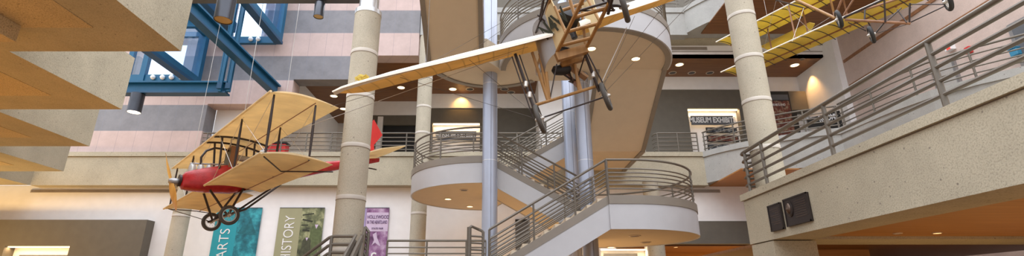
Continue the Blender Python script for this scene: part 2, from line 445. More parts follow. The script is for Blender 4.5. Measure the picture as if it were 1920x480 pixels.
# ---- taupe box at lower left with lit niche
nx0, nx1 = PY(9, 461, 21.9).x, PY(131, 461, 21.9).x; nz = PY(70, 461, 21.9).z
bm = B(); bx(bm, -30, nx0, 21.9, 22.42, FL, 3.33); bx(bm, nx1, -15.0, 21.9, 22.42, FL, 3.33); bx(bm, nx0, nx1, 21.9, 22.42, nz, 3.33)
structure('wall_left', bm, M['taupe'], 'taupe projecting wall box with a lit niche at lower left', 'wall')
def niche(name, x0, x1, y, ztop, zbot, label, depth=.4):
    t = thing(name, label, 'lit niche', ((x0 + x1) / 2, y, zbot))
    obj('niche_back', one(bx, x0, x1, y + depth, y + depth + .03, zbot, ztop), M['plaster'], t)
    obj('cove_lamp', one(bx, x0 + .03, x1 - .03, y + .12, y + .26, ztop - .05, ztop - .01), M['cove'], t)
    area(name + '_light', ((x0 + x1) / 2, y + .2, ztop - .07), (math.radians(-12), 0, 0), x1 - x0, 7 * (x1 - x0), (1, .66, .34), .15)
    return t
niche('wall_niche', nx0, nx1, 21.9, nz, FL, 'glowing wall niche in the taupe box at lower left', .5)
t = thing('wall_sign', 'dark sign edge inside the niche at lower left', 'sign', ((nx0 + nx1) / 2, 22.3, 1.3))
obj('sign_board', one(bx, nx0 + .35, nx1 - .2, 22.3, 22.36, .9, PY(70, 478, 22.3).z), M['sign'], t, bevel=.01)

niche('wall_niche', lx0, lx1, 22.42, lz, FL, 'glowing wall niche seen under the right stair landing', .5)
t = thing('wall_sign', 'dark sign edge inside the niche under the right stair landing', 'sign', ((lx0 + lx1) / 2, 22.8, .5))
obj('sign_board', one(bx, lx0 + .2, lx1 - .35, 22.8, 22.86, .5, PY(1170, 475, 22.8).z), M['sign'], t, bevel=.01)
a, b = PY(967, 478, 22.3), PY(993, 411, 22.3)
t = thing('wall_directory', 'dark directory panel on the white wall behind the front flight', 'sign', ((a.x + b.x) / 2, 22.3, a.z))
obj('panel', one(bx, a.x, b.x, 22.34, 22.42, a.z - .4, b.z), M['sign'], t, bevel=.01); obj('header', one(bx, a.x, b.x, 22.32, 22.34, b.z - .1, b.z), M['black'], t)
# ---- banded stone wall, stepping up to the right
def in_region(x, z):
    if z < 6.1: return False
    if z < 8.72: return x < -13.45
    if z < 9.97: return x < -9.6
    if z < 11.23: return x < -6.4
    return x < -3.75
holes = [(-17.2, -15.0, 9.75, 12.2), (-13.3, -11.5, 12.1, 15.2), (-15.6, -13.7, 12.9, 15.2)]
xs = sorted(set([-26, -13.45, -9.6, -6.4, -3.75] + [h for q in holes for h in q[:2]])); zs = sorted(set([Z2 - .2, 8.72, 9.97, 11.23, 17.0] + [h for q in holes for h in q[2:]]))
bm = B()
for a, b in zip(xs, xs[1:]):
    for c, d in zip(zs, zs[1:]):
        mx, mz = (a + b) / 2, (c + d) / 2
        if in_region(mx, mz) and not any(h[0] < mx < h[1] and h[2] < mz < h[3] for h in holes): bx(bm, a, b, 22.0, 22.8, c, d)
structure('wall_upper', bm, M['stone'], 'pink and grey banded stone wall stepping up towards the right', 'wall')
# ---- second floor rooms behind the back railing
cz = 11.65
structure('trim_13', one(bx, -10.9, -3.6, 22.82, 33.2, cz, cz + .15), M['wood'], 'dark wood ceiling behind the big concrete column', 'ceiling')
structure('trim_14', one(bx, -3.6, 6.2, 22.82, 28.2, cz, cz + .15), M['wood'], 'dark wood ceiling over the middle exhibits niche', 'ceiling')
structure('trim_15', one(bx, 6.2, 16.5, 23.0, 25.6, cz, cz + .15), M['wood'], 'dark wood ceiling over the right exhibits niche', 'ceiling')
bm = B(); bx(bm, -13.45, -10.9, 22.82, 33.2, Z2, cz + .2)
structure('wall_side', bm, M['plaster'], 'white side wall seen between the biplane wings', 'wall')
structure('trim_16', one(bx, -10.9, -7.6, 33.0, 33.2, Z2, cz), M['plaster'], 'deep white wall behind the biplane', 'wall')
# middle-left back wall with dark doorway
dx0, dx1 = PY(716, 260, 29).x, PY(784, 260, 29).x; dzt = PY(740, 234, 29).z
bm = B(); bx(bm, -7.6, dx0, 29, 29.2, Z2, cz); bx(bm, dx0, -3.9, 29, 29.2, dzt, 10.75); bx(bm, dx1, -3.9, 29, 29.2, Z2, dzt)
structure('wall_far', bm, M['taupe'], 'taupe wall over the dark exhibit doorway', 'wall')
structure('trim_17', one(bx, -7.6, -3.9, 28.96, 29.2, 10.75, cz), M['plaster'], 'white bulkhead above the dark exhibit doorway', 'bulkhead')
bm = B(); bx(bm, dx0 - .02, dx1, 29.25, 31.5, Z2, dzt + .1)
structure('door_1', bm, M['black'], 'dark exhibit doorway behind the back railing', 'doorway')  # solid black box puts the dark of the space behind into colour
structure('trim_18', one(bx, dx0 - .32, dx0, 28.9, 29.0, Z2, dzt + .5), M['plaster'], 'white door jamb beside the dark exhibit doorway', 'door jamb')
# dome in doorway
p = PY(764, 287, 28.6)
bm = B(); lathe(bm, [(.42, 0), (.45, .25), (.4, .55), (.26, .75), (.05, .82)], (p.x, 28.6, Z2 - .02))
t = thing('exhibit_dome', 'orange rounded exhibit piece behind the railing by the dark doorway', 'exhibit', (p.x, 28.6, Z2 - .02))
obj('dome', bm, M['orange'], t, smooth=True); obj('base_ring', one(lathe, [(.47, 0), (.47, .06)], (p.x, 28.6, Z2 - .02)), M['black'], t)
# red exhibit behind railing at left
t = thing('exhibit_case', 'red exhibit case behind the railing at the biplane wing', 'exhibit', (PY(515, 285, 23.3).x, 23.3, Z2))
c0 = PY(517, 285, 23.3).x
obj('case_body', one(bx, c0 - .3, c0 + .55, 23.0, 23.5, Z2, Z2 + .75), M['redbright'], t, bevel=.04)
obj('case_top', one(bx, c0 - .33, c0 + .58, 22.97, 23.53, Z2 + .75, Z2 + .83), M['black'], t)
# middle back wall with niche
mx0, mx1 = PY(811, 230, 27.8).x, PY(900, 230, 27.8).x; mzt = PY(850, 230, 27.8).z
bm = B(); bx(bm, -3.9, mx0, 27.8, 28.3, Z2, 10.75); bx(bm, mx1, 6.2, 27.8, 28.3, Z2, 10.75); bx(bm, mx0, mx1, 27.8, 28.3, mzt, 10.75)
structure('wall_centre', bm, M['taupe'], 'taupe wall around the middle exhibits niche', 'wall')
structure('trim_19', one(bx, -3.9, 6.2, 27.76, 28.3, 10.75, cz), M['plaster'], 'white bulkhead above the middle exhibits niche', 'bulkhead')
niche('wall_niche', mx0, mx1, 27.8, mzt, Z2, 'glowing exhibits niche behind the curved stair landing')
# white partition right of stairs seen behind the monoplane wheel
structure('trim_20', one(bx, PY(1010, 190, 25.5).x, PY(1075, 190, 25.5).x, 25.5, 27.8, Z2, cz), M['plaster'], 'white partition between the silver stair columns', 'wall')
# right back wall with niche
rx0, rx1 = PY(1289, 204, 25.4).x, PY(1386, 204, 25.4).x; rzt = PY(1340, 203, 25.4).z
bm = B(); bx(bm, 6.2, rx0, 25.4, 25.9, Z2, 10.9); bx(bm, rx1, 13.7, 25.4, 25.9, Z2, 10.9); bx(bm, rx0, rx1, 25.4, 25.9, rzt, 10.9)
structure('wall_right', bm, M['taupe'], 'taupe wall around the right exhibits niche', 'wall')
bm = B(); bx(bm, 6.2, 13.7, 25.36, 25.9, 10.9, cz); bx(bm, 13.7, 16.6, 25.4, 25.9, Z2, cz)
structure('trim_21', bm, M['plaster'], 'white bulkhead and end wall right of the exhibits niche', 'wall')
niche('wall_niche', rx0, rx1, 25.4, rzt, Z2, 'glowing exhibits niche under the wood ceiling at right')
# ---- signs in niches
def sign(x0, x1, y, z0, z1, s, label, th):
    t = thing('exhibit_sign', label, 'sign', ((x0 + x1) / 2, y, z0))
    obj('sign_board', one(bx, x0, x1, y, y + .05, z0, z1), M['sign'], t, bevel=.008)
    text('lettering', s, M['letter'], t, ((x0 + x1) / 2, y - .01, (z0 + z1) / 2), th, sx=.72, bold=.012)
    return t
a, b = PY(1297, 234, 25.5), PY(1374, 217, 25.5)
sign(a.x, b.x, 25.5, a.z, b.z, 'MUSEUM EXHIBITS', 'grey sign with white capitals in the right niche', .3)
a, b = PY(820, 263, 27.9), PY(893, 246, 27.9)
sign(a.x, b.x, 27.9, a.z, b.z, 'MUSEUM EXHIBITS', 'grey sign with white capitals behind the curved landing rail', .3)
for (xa, xb, ya, yb, mt, lab) in ((1325, 1381, 239, 249, 'poster2', 'small dark poster just under the right niche sign'), (1327, 1384, 254, 266, 'poster', 'small warm poster in the middle under the niche sign'), (1329, 1386, 271, 284, 'poster2', 'lowest small poster under the niche sign')):
    a, b = PY(xa, yb, 25.6), PY(xb, ya, 25.6)
    t = thing('niche_poster', lab, 'poster', ((a.x + b.x) / 2, 25.6, a.z))
    obj('frame', one(bx, a.x, b.x, 25.6, 25.66, a.z, b.z), M['black'], t); obj('print', one(bx, a.x + .05, b.x - .05, 25.585, 25.6, a.z + .04, b.z - .04), M[mt], t)

# ---- third floor edge at right, with its dropped soffit
bm = B(); bx(bm, -3.7, 9.35, 21.9, 22.4, Z3B, Z3 - .3); bx(bm, -3.7, 9.35, 21.84, 22.4, Z3 - .28, Z3)
structure('trim_22', bm, M['greyconc'], 'grey concrete third-floor balcony edge at top right', 'balcony edge')
structure('trim_23', one(bx, -3.7, 16.6, 22.4, 23.0, Z3B, Z3B + .2), M['conc'], 'underside of the third-floor balcony edge', 'soffit')
structure('trim_24', one(bx, -3.7, 16.6, 23.0, 23.15, cz, Z3B + .1), M['plaster'], 'white dropped band above the wood ceiling', 'bulkhead')
structure('trim_25', one(bx, -3.7, 16.6, 22.97, 23.0, 11.93, 11.98), M['vent'], 'thin reveal line along the white dropped band', 'reveal')
x0, x1 = PY(1257, 90, 22.95).x, PY(1326, 90, 22.95).x
t = thing('air_grille', 'grey air grille on the white band below the third floor', 'vent', ((x0 + x1) / 2, 22.95, 12.05))
obj('frame', one(bx, x0, x1, 22.95, 23.0, 12.04, 12.2), M['vent'], t)
for j in range(3): obj('louver', one(bx, x0 + .04, x1 - .04, 22.935, 22.95, 12.06 + j * .045, 12.085 + j * .045), M['groove'], t)
structure('wall_top', one(bx, -3.7, 16.6, 26, 26.2, Z3, 18), M['taupe'], 'dim wall behind the third-floor railing', 'wall')

# ---- curved balconies on the right, at second and third floor
bal = [(9.3, 21.9)]
for s in range(1, 13):
    a = s / 12; bal.append((9.3 + (11.2 - 9.3) * a, 21.9 - 2.6 * math.sin(a * PI / 2) ** 1.0 * (1 - .0 * a)))
bal = [(9.3, 21.9), (9.55, 21.45), (9.9, 20.95), (10.35, 20.45), (10.85, 20.0), (11.4, 19.6), (12.0, 19.2), (12.65, 18.85), (13.3, 18.55)]
ramp_edge = [(13.3, 18.55), (13.4, 17.3), (13.55, 16.1), (13.85, 14.9), (14.4, 13.9), (15.2, 13.0), (16.8, 11.9)]
def curved_slab(zb, zt, name, label, extra):
    bm = B(); prism(bm, bal + extra + [(16.6, 23.0), (9.3, 23.0)], zb, zt - .02)
    cm = M['greyconc'] if extra else M['conc']
    o = structure(name, bm, cm, label, 'balcony')
    c = B(); ribbon(c, bal + extra[1:-1] if extra else bal, zt - .24, zt, -.06)
    obj('coping', c, cm, o)
    return o
curved_slab(Z2B + .1, Z2, 'trim_26', 'curved concrete balcony bulging from the back wall at right', ramp_edge[1:] + [(16.8, 23)])
curved_slab(Z3B + .1, Z3, 'trim_27', 'curved concrete balcony of the third floor at the top edge', [(13.4, 17.3), (16.6, 17.3)])
structure('trim_41', one(bx, 10.0, 16.45, 17.5, 21.88, Z3B + .04, Z3B + .09), M['wood'], 'dark wood lining under the third-floor balcony above the yellow wings', 'soffit')
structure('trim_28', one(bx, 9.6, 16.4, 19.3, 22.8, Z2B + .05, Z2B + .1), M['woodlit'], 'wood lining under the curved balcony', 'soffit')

# ---- right side walls
bm = B(); bx(bm, 16.5, 16.8, 22.2, 26.0, Z2, 16)
structure('trim_29', bm, M['plaster'], 'white side wall with a lamp glow beside the restrooms sign', 'wall')
bm = B(); bx(bm, 16.8, 17.1, 2, 22.2, FL, 18)
structure('wall_east', bm, M['rose'], 'rose plaster side wall with brown stripes at right', 'wall')
for k, (a, b, lab) in enumerate((((1585, 114), (1740, 11), 'upper brown stripe along the rose wall'), ((1600, 158), (1910, -16), 'lower brown stripe along the rose wall'))):
    q = ray(*a); q = q * (16.8 / q.x)
    structure('trim_%d' % (30 + k), one(bx, 16.76, 16.8, 2, 22.1, q.z - .07, q.z + .07), M['brownwood'], lab, 'stripe')

# ================================================================= NEAR RIGHT BALCONY (mezzanine)
XF, ZB, ZT = 6.0, 1.27, 2.45
bm = B(); bx(bm, XF, 6.85, 1.5, 12.2, ZB, ZT - .17); bx(bm, 6.85, 14, 11.1, 12.2, ZB, ZT - .17); bx(bm, 6.85, 16.8, 1.5, 11.1, ZB + .35, ZT - .17)
bx(bm, XF - .05, 6.5, 1.5, 12.25, ZT - .15, ZT)
structure('trim_32', bm, M['conc'], 'near concrete balcony slab with two bronze plaques on its face', 'balcony')
structure('trim_33', one(bx, XF + .02, 6.4, 1.5, 12.2, ZT - .172, ZT - .148), M['groove'], 'shadow joint below the near balcony coping', 'joint')
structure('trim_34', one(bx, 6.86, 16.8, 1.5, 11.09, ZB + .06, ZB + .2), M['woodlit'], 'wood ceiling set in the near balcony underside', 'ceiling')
bm = B(); bx(bm, 6.02, 6.95, 11.2, 12.18, ZB - .36, ZB - .02)
structure('trim_35', bm, M['conc'], 'concrete capital block under the end of the near balcony', 'capital')
# low parts seen under the near balcony
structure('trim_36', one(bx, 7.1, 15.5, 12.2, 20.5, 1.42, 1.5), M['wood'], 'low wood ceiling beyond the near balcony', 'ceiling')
structure('trim_37', one(bx, PY(1640, 470, 20.5).x, PY(1728, 470, 20.5).x, 20.5, 20.7, FL, 2.2), M['rose'], 'rose wall piece under the near balcony', 'wall')
structure('trim_38', one(bx, PY(1728, 470, 20.5).x, 20, 20.5, 20.7, FL, 2.2), M['plaster'], 'white wall piece under the near balcony', 'wall')
a = PY(1440, 474, 15); b = PY(1628, 464, 15)
structure('trim_39', one(bx, a.x, b.x, 15, 15.3, FL, a.z + .12), M['woodlit'], 'wood partition under the near balcony end', 'partition')

# plaques
def plaque(x0, y0s, x1, y1s, lab, relief):
    a = ray(x0, y0s[0]); Ya = a.y * XF / a.x; b = ray(x1, y1s[0]); Yb = b.y * XF / b.x
    zt = (a.z * XF / a.x); q = ray(x0, y0s[1]); zb = q.z * XF / q.x
    t = thing('bronze_plaque', lab, 'plaque', (XF - .02, (Ya + Yb) / 2, zb))
    y0, y1 = min(Ya, Yb), max(Ya, Yb)
    obj('plate', one(bx, XF - .045, XF + .01, y0, y1, zb, zt), M['bronze'], t, bevel=.01)
    fr = B()
    for (ya, yb, za, zc) in ((y0, y1, zb, zb + .03), (y0, y1, zt - .03, zt), (y0, y0 + .03, zb, zt), (y1 - .03, y1, zb, zt)): bx(fr, XF - .055, XF - .04, ya, yb, za, zc)
    obj('border', fr, M['bronze'], t)
    lines = B(); n = 8
    for i in range(n):
        z = zt - .1 - i * (zt - zb - .2) / n
        if relief: bx(lines, XF - .05, XF - .044, y0 + .08, y0 + (y1 - y0) * .55, z - .012, z + .003)
        else: bx(lines, XF - .05, XF - .044, y0 + .07, y1 - .07 - .1 * (i % 3), z - .012, z + .003)
    obj('raised_lines', lines, M['bronze_hi'], t)
    if relief:
        yc, zc = y1 - (y1 - y0) * .24, zb + (zt - zb) * .6
        m_ = B(); lathe(m_, [(.12, 0), (.12, .015), (.1, .025)], (XF - .045, yc, zc), V((-1, 0, 0)))
        for v in m_.verts: v.co.z = zc + (v.co.z - zc) * 1.35
        med = obj('medallion', m_, M['bronze'], t, smooth=True)
        h = B()
        bmesh.ops.create_uvsphere(h, u_segments=20, v_segments=14, radius=1)
        for v in h.verts:
            x, y, z = v.co
            face = -x
            r = 1.0 - .18 * max(0, -z) + (.22 if face > .8 and abs(y) < .25 and -.35 < z < .2 else 0) - (.12 if face > .5 and .1 < z < .35 and .15 < abs(y) < .6 else 0)
            v.co = V((XF - .06 + x * .06 * r, yc + y * .075 * r, zc + z * .12 * r))
        obj('portrait_relief', h, M['bronze_hi'], t, smooth=True)
plaque(1442, (387, 437), 1465, (380, 432), 'smaller bronze plaque near the balcony corner', False)
plaque(1471, (375, 428), 1516, (363, 416), 'larger bronze plaque with a portrait medallion', True)

# ================================================================= COLUMNS
def column(x, y, z0, z1, label, joints, r=.325, cap=None):
    t = thing('concrete_column', label, 'column', (x, y, z0))
    obj('shaft', one(lathe, [(r, z0), (r, z1)], (x, y, 0), n=40), M['col'], t, smooth=True)
    for z in joints:
        obj('joint_band', one(lathe, [(r + .004, z - .045), (r + .006, z - .04), (r + .006, z + .04), (r + .004, z + .045)], (x, y, 0), n=40), M['joint'], t, smooth=True)
        obj('joint_line', one(lathe, [(r + .009, z - .052), (r + .009, z - .043)], (x, y, 0), n=40), M['groove'], t, smooth=True)
    if cap:
        obj('steel_cap', one(lathe, [(r + .01, z1 - .02), (r + .01, z1 + .1), (r - .08, z1 + .14), (r - .08, cap)], (x, y, 0), n=40), M['steel_cap'], t, smooth=True)
    return t
c1x, c1y = -3.26, 11.3
column(c1x, c1y, FL, PY(693, 30, c1y).z, 'big speckled concrete column in front of the stone wall', [PY(690, y, c1y).z for y in (103, 184, 277, 373, 470)], cap=9.6)
column(-3.23, 21.2, FL, cz + .1, 'slim concrete column behind the curved stair landing', [PY(797, y, 21.2).z for y in (148, 202, 251, 325, 401)])
column(6.5, 11.75, ZT - .02, 10.5, 'near concrete column standing on the right balcony corner', [PY(1388, y, 11.75).z for y in (33, 112, 192, 280)], r=.335)
column(6.5, 11.75, FL, ZB - .36, 'concrete column stub below the near balcony capital', [])
column(-13.2, 21.3, FL, Z2B, 'concrete column under the back balcony by the propeller', [PY(340, 405, 21.3).z], r=.33)
column(6.6, 21.3, FL, Z2B, 'concrete column under the back balcony behind the lower landing', [2.6], r=.33)

def steel_col(x, y, z0, z1, label, r=.245):
    t = thing('steel_column', label, 'column', (x, y, z0))
    obj('shaft', one(lathe, [(r, z0), (r, z1)], (x, y, 0), n=36), M['steel'], t, smooth=True)
    obj('seam', one(bx, x - .008 + .04, x + .008 + .04, y - r - .006, y - r + .02, z0, z1), M['seam'], t)
    for z in (1.2, 4.3, 7.0):
        if z0 < z < z1: obj('weld_ring', one(lathe, [(r + .004, z - .01), (r + .004, z + .01)], (x, y, 0), n=36), M['steel_cap'], t, smooth=True)
    obj('base_collar', one(lathe, [(r + .08, z0), (r + .08, z0 + .06)], (x, y, 0), n=36), M['steel_cap'], t, smooth=True)
    return t
steel_col(-.2, 15.9, FL, 13.5, 'tall silver steel column in front of the curved landing')
steel_col(2.9, 15.88, FL, 7.37, 'front silver steel column of the pair behind the monoplane wheel')
steel_col(2.86, 18.62, FL, 12.0, 'rear silver steel column of the pair, partly hidden')
steel_col(-.2, 18.66, FL, 4.0, 'rear silver steel column under the curved landing, hidden behind the tall one')

# ================================================================= STAIRCASE
stair = thing('staircase', 'white and taupe switchback staircase with curved landings and pipe railings', 'staircase', (1.4, 16, FL))
SL = 1.88 / 3.2
def flight(axis, o, run, w, z0, z1, borders=False):
    """axis: 'x' rises along +-x, 'y' along -y. o=(x,y) of the low end's corner with smaller cross coordinate"""
    n = 11; rise = (z1 - z0) / n; tr = abs(run) / n; sg = 1 if run > 0 else -1
    prof = []
    for i in range(n): prof += [(sg * i * tr, z0 + i * rise), (sg * i * tr, z0 + (i + 1) * rise)]
    prof += [(run, z1), (run, z1 - .80), (0, z0 - .80)]
    bm = B()
    def P(t, c, z): return (o[0] + t, o[1] + c, z) if axis == 'x' else (o[0] + c, o[1] + t, z)
    e = .06
    A = [bm.verts.new(P(t, e, z)) for t, z in prof]; Bv = [bm.verts.new(P(t, w - e, z)) for t, z in prof]
    bm.faces.new(A); bm.faces.new(Bv[::-1])
    for i in range(len(prof)): bm.faces.new((A[i], A[(i + 1) % len(prof)], Bv[(i + 1) % len(prof)], Bv[i]))
    fl = obj('stair_flight', bm, M['soffit'], stair)
    for c in (0, w - .06):
        for nm, lo, hi, mt, g in (('stringer', -.83, -.16, M['white'], 0), ('stringer_cap', -.16, .07, M['taupe_trim'], .012)):
            s = B(); q = []
            for t, z in ((0, z0), (run, z1)):
                q.append((t, z))
            pts = [P(q[0][0], c - g, q[0][1] + lo), P(q[1][0], c - g, q[1][1] + lo), P(q[1][0], c - g, q[1][1] + hi), P(q[0][0], c - g, q[0][1] + hi)]
            slab3(s, pts, (0, .06 + 2 * g, 0) if axis == 'x' else (.06 + 2 * g, 0, 0))
            st = obj(nm, s, mt, stair)
        if borders:
            s = B(); cc = c if c > 0 else 0
            pts = [P(0, cc - .01 - (.07 if c > 0 else 0), z0 - .85), P(run, cc - .01 - (.07 if c > 0 else 0), z1 - .85), P(run, cc - .01 - (.07 if c > 0 else 0), z1 - .80), P(0, cc - .01 - (.07 if c > 0 else 0), z0 - .80)]
            slab3(s, pts, (.15, 0, 0) if axis == 'y' else (0, .15, 0))
            obj('soffit_border', s, M['taupe_trim'], stair)
    return fl
def landing(poly, edge, ztop, borders=False):
    """poly: slab outline, edge: list of open paths that carry a fascia (outside on the right of travel)"""
    obj('landing', one(prism, poly, ztop - .88, ztop - .07), M['soffit'], stair)
    for e in edge:
        obj('fascia', one(ribbon, e, ztop - .90, ztop - .23, -.05), M['white'], stair, smooth=True)
        obj('fascia_cap', one(ribbon, [(p[0], p[1]) for p in e], ztop - .23, ztop, -.07), M['taupe_trim'], stair, smooth=True)
        if borders: obj('soffit_border', one(ribbon, e, ztop - .925, ztop - .87, .17), M['taupe_trim'], stair, smooth=True)
def stair_rail(path, posts, hs=(1.0, .74, .63, .52, .41, .30, .19), rt=.034, rb=.02, ret=False):
    path = [V(p) for p in path]
    def lift(h): return [p + V((0, 0, h)) for p in path]
    tr = obj('railing', one(tube, lift(hs[0]), rt, 8), M['rail'], stair, smooth=True)
    for h in hs[1:]: obj('rail', one(tube, lift(h), rb, 6), M['rail'], tr, smooth=True)
    Lp = plen(path)
    for f in posts:
        p = at_len(path, f * Lp); obj('post', one(tube, [p - V((0, 0, .05)), p + V((0, 0, hs[0]))], .028, 8), M['rail'], tr, smooth=True)
    return tr
Z = [.82, 2.70, 4.52, 6.37]
# A: front flight up to the right
flight('x', (-.18, 13.5), 3.2, 2.15, .75, 2.63)
# L1: right landing
l1 = [(3.02, 13.5), (3.65, 13.5)] + arc(3.65, 15.95, 2.45, -90, 90, 30)[1:] + [(3.02, 18.4)]
landing(l1, [l1], 2.70)
# B: middle flight up to the left
flight('x', (3.02, 16.2), -3.22, 2.2, 2.63, 4.45)
# L2: left landing
l2 = [(-.2, 21.25), (-.49, 21.25)] + arc(-.49, 18.65, 2.6, 90, 270, 30)[1:] + [(-.2, 16.05)]
landing(l2, [l2], 4.52)
# C: rear flight up to the right
flight('x', (-.2, 18.95), 3.2, 2.3, 4.45, 6.3)
# P: bridge landing at second floor
pp = [(3.0, 18.8), (5.74, 18.8), (5.74, 21.86), (3.0, 21.86)]
landing(pp, [[(5.74, 18.8), (5.74, 21.86)]], 6.37, True)
# D: flight up towards the camera
flight('y', (3.35, 18.8), -3.3, 2.39, 6.3, 8.2, True)
# Q: S-shaped landing
near = arc(2.95, 15.5, 2.79, 0, -180, 36)
far = arc(-.1, 14.85, 2.15, 180, 0, 30)
q = near + [(-.3, 14.85), (-2.25, 14.85)] + far[1:-2] + [(2.0, 16.3), (3.35, 16.3), (3.35, 15.5)]
farcut = [p for p in far if not (p[0] > 1.4 and p[1] < 16.3)]
q = near + [(-.3, 14.85)] + farcut + [(3.35, 16.35), (3.35, 15.5)]
landing(q, [near[::-1], farcut[::-1]], 8.27, True)
# E: next flight up towards the camera
flight('y', (-2.25, 14.85), -3.3, 1.85, 8.2, 10.08, True)
bm = B(); bx(bm, -2.25, 3.2, 9.2, 11.55, 9.27, 10.08)
obj('landing', bm, M['soffit'], stair)
def p3(pts, z): return [(p[0], p[1], z) for p in pts]
# railings of the stair
for yy in (13.55, 15.6):
    stair_rail([(-.18, yy, .8), (3.02, yy, 2.70)], (0, .37, .72, 1))
stair_rail(p3(l1[:1] + l1[1:], 2.70), (0.002, .36, .6, .82, .99))
for yy in (16.25, 18.35): stair_rail([(3.0, yy, 2.70), (-.2, yy, 4.52)], (.02, .34, .67, .98))
stair_rail(p3(resample([V(p) for p in l2], .3), 4.52), (.01, .2, .4, .6, .8, .99))
for yy in (19.0, 21.2): stair_rail([(-.2, yy, 4.52), (3.0, yy, 6.37)], (.02, .35, .68, .98))
for xx in (3.42, 5.68): stair_rail([(xx, 18.8, 6.37), (xx, 15.5, 8.27)], (.02, .35, .68, .98))
stair_rail(p3(near, 8.27), (0.0, .2, .42, .6, .8, 1))
stair_rail(p3(farcut, 8.27), (0.01, .3, .6, .95))
for xx in (-2.2, -.45): stair_rail([(xx, 14.85, 8.27), (xx, 11.55, 10.15)], (.02, .35, .68, .98))
stair_rail([(5.68, 18.8, 6.37), (5.68, 21.8, 6.37)], (.02, .5, .98))

# ground platform at the stair foot and the flight down to the camera side
pl = stair
obj('platform_slab', one(bx, -3.3, -.18, 13.0, 15.85, .15, .75), M['conc'], pl, bevel=.02)
obj('platform_wall', one(bx, -3.1, -.4, 13.3, 15.7, FL, .15), M['plaster'], pl)
def plat_rail(path, hs, posts, rt=.034, rb=.024):
    path = [V(p) for p in path]
    tr = obj('railing', one(tube, [p + V((0, 0, hs[0])) for p in path], rt, 8), M['rail'], pl, smooth=True)
    for h in hs[1:]: obj('rail', one(tube, [p + V((0, 0, h)) for p in path], rb, 6), M['rail'], tr, smooth=True)
    for f in posts:
        p = at_len(path, f * plen(path)); obj('post', one(tube, [p - V((0, 0, .3)), p + V((0, 0, hs[0]))], .03, 8), M['rail'], tr, smooth=True)
plat_rail([(-3.3, 15.7, .75), (-.3, 15.7, .75)], (1.0, .8, .62, .44, .26), (0, .4, .8, 1))

# ================================================================= RAILINGS (things)
def railing(label, path, posts, hs=(.95, .74, .55, .36, .17), rt=.035, rb=.024, loop_end=None, loop_start=False):
    path = [V(p) for p in path]
    t = thing('balcony_railing', label, 'railing', path[0])
    obj('top_rail', one(tube, [p + V((0, 0, hs[0])) for p in path], rt, 10), M['rail'], t, smooth=True)
    for h in hs[1:]: obj('rail', one(tube, [p + V((0, 0, h)) for p in path], rb, 8), M['rail'], t, smooth=True)
    for f in posts:
        p = at_len(path, f * plen(path)); obj('post', one(tube, [p - V((0, 0, .02)), p + V((0, 0, hs[0]))], rt * .95, 8), M['rail'], t, smooth=True)
    return t
xr = PY(783, 250, 22.05).x
endcurl = [(xr - .3, 22.05, Z2), (xr - .08, 22.1, Z2), (xr, 22.25, Z2), (xr, 22.6, Z2)]
railing('pipe railing along the back balcony left of the slim column', [(-13.4, 22.05, Z2)] + endcurl, [i / 9 + .02 for i in range(9)] + [.98])
railing('pipe railing along the back balcony behind the rear flight', [(-3.0, 22.05, Z2), (3.0, 22.05, Z2)], (.01, .33, .66, .99))
x0 = PY(1228, 250, 22.05).x
railing('pipe railing in front of the right exhibits niche', [(x0, 22.5, Z2), (x0, 22.2, Z2), (x0 + .15, 22.05, Z2), (9.2, 22.05, Z2)], (.2, .6, .99))
inb = [(p[0] + .12, p[1] + .1, Z2) for p in bal]
railing('curved pipe railing on the bulging balcony behind the near column', inb, (.01, .28, .52, .78, .99))
rr = [(p[0] + .15, p[1] + .05, Z2) for p in ramp_edge]
railing('curved pipe railing on the walkway along the rose wall', rr, (.02, .2, .4, .6, .8, .99), hs=(1.0, .8, .6, .4, .2), rt=.035)
railing('pipe railing of the third floor at the top edge', [(4.5, 22.05, Z3), (8.9, 22.05, Z3), (9.2, 22.1, Z3)], (.2, .6, .97))
railing('curved pipe railing of the third-floor balcony at the top edge', [(p[0] + .12, p[1] + .1, Z3) for p in bal], (.01, .4, .7, .99))
# near right railing with looped end
yE = 12.05
loop = [(6.62, 11.2, ZT), (6.62, 11.85, ZT), (6.56, 12.02, ZT), (6.42, 12.1, ZT), (6.2, 12.1, ZT), (6.1, 12.02, ZT), (6.06, 11.85, ZT), (6.06, 11.5, ZT), (6.06, 2.0, ZT)]
loop = [(6.06, 2.0, ZT), (6.06, 11.5, ZT), (6.06, 11.98, ZT), (6.1, 12.12, ZT), (6.22, 12.18, ZT), (6.34, 12.12, ZT), (6.36, 11.95, ZT)]
LL = plen([V(p) for p in loop])
railing('big near pipe railing on the right balcony above the plaques', loop, [((y - 2.0)) / LL for y in (4.0, 6.35, 8.75, 11.1)] + [(9.9) / LL], hs=(1.0, .80, .60, .40, .20), rt=.042, rb=.031)

# stair rails in front of the big column, leading down
rl = thing('stair_railing', 'pipe rails of the entry steps crossing the foot of the big column', 'railing', (-3.2, 12.5, FL))
def srail(paths, r):
    for k, p in enumerate(paths): obj('rail', one(tube, p, r, 8), M['rail'], rl, smooth=True)
lefts = []
for k in range(5):
    dz = -.13 * k
    a = PY(642, 437 + 9 * k, 12.2) if False else None
    lefts.append([V((-5.6, 12.6, .55 + dz)), V((-3.72, 12.6, 1.63 + dz)), V((-3.6, 12.6, 1.68 + dz)), V((-3.6, 12.75, 1.68 + dz))])
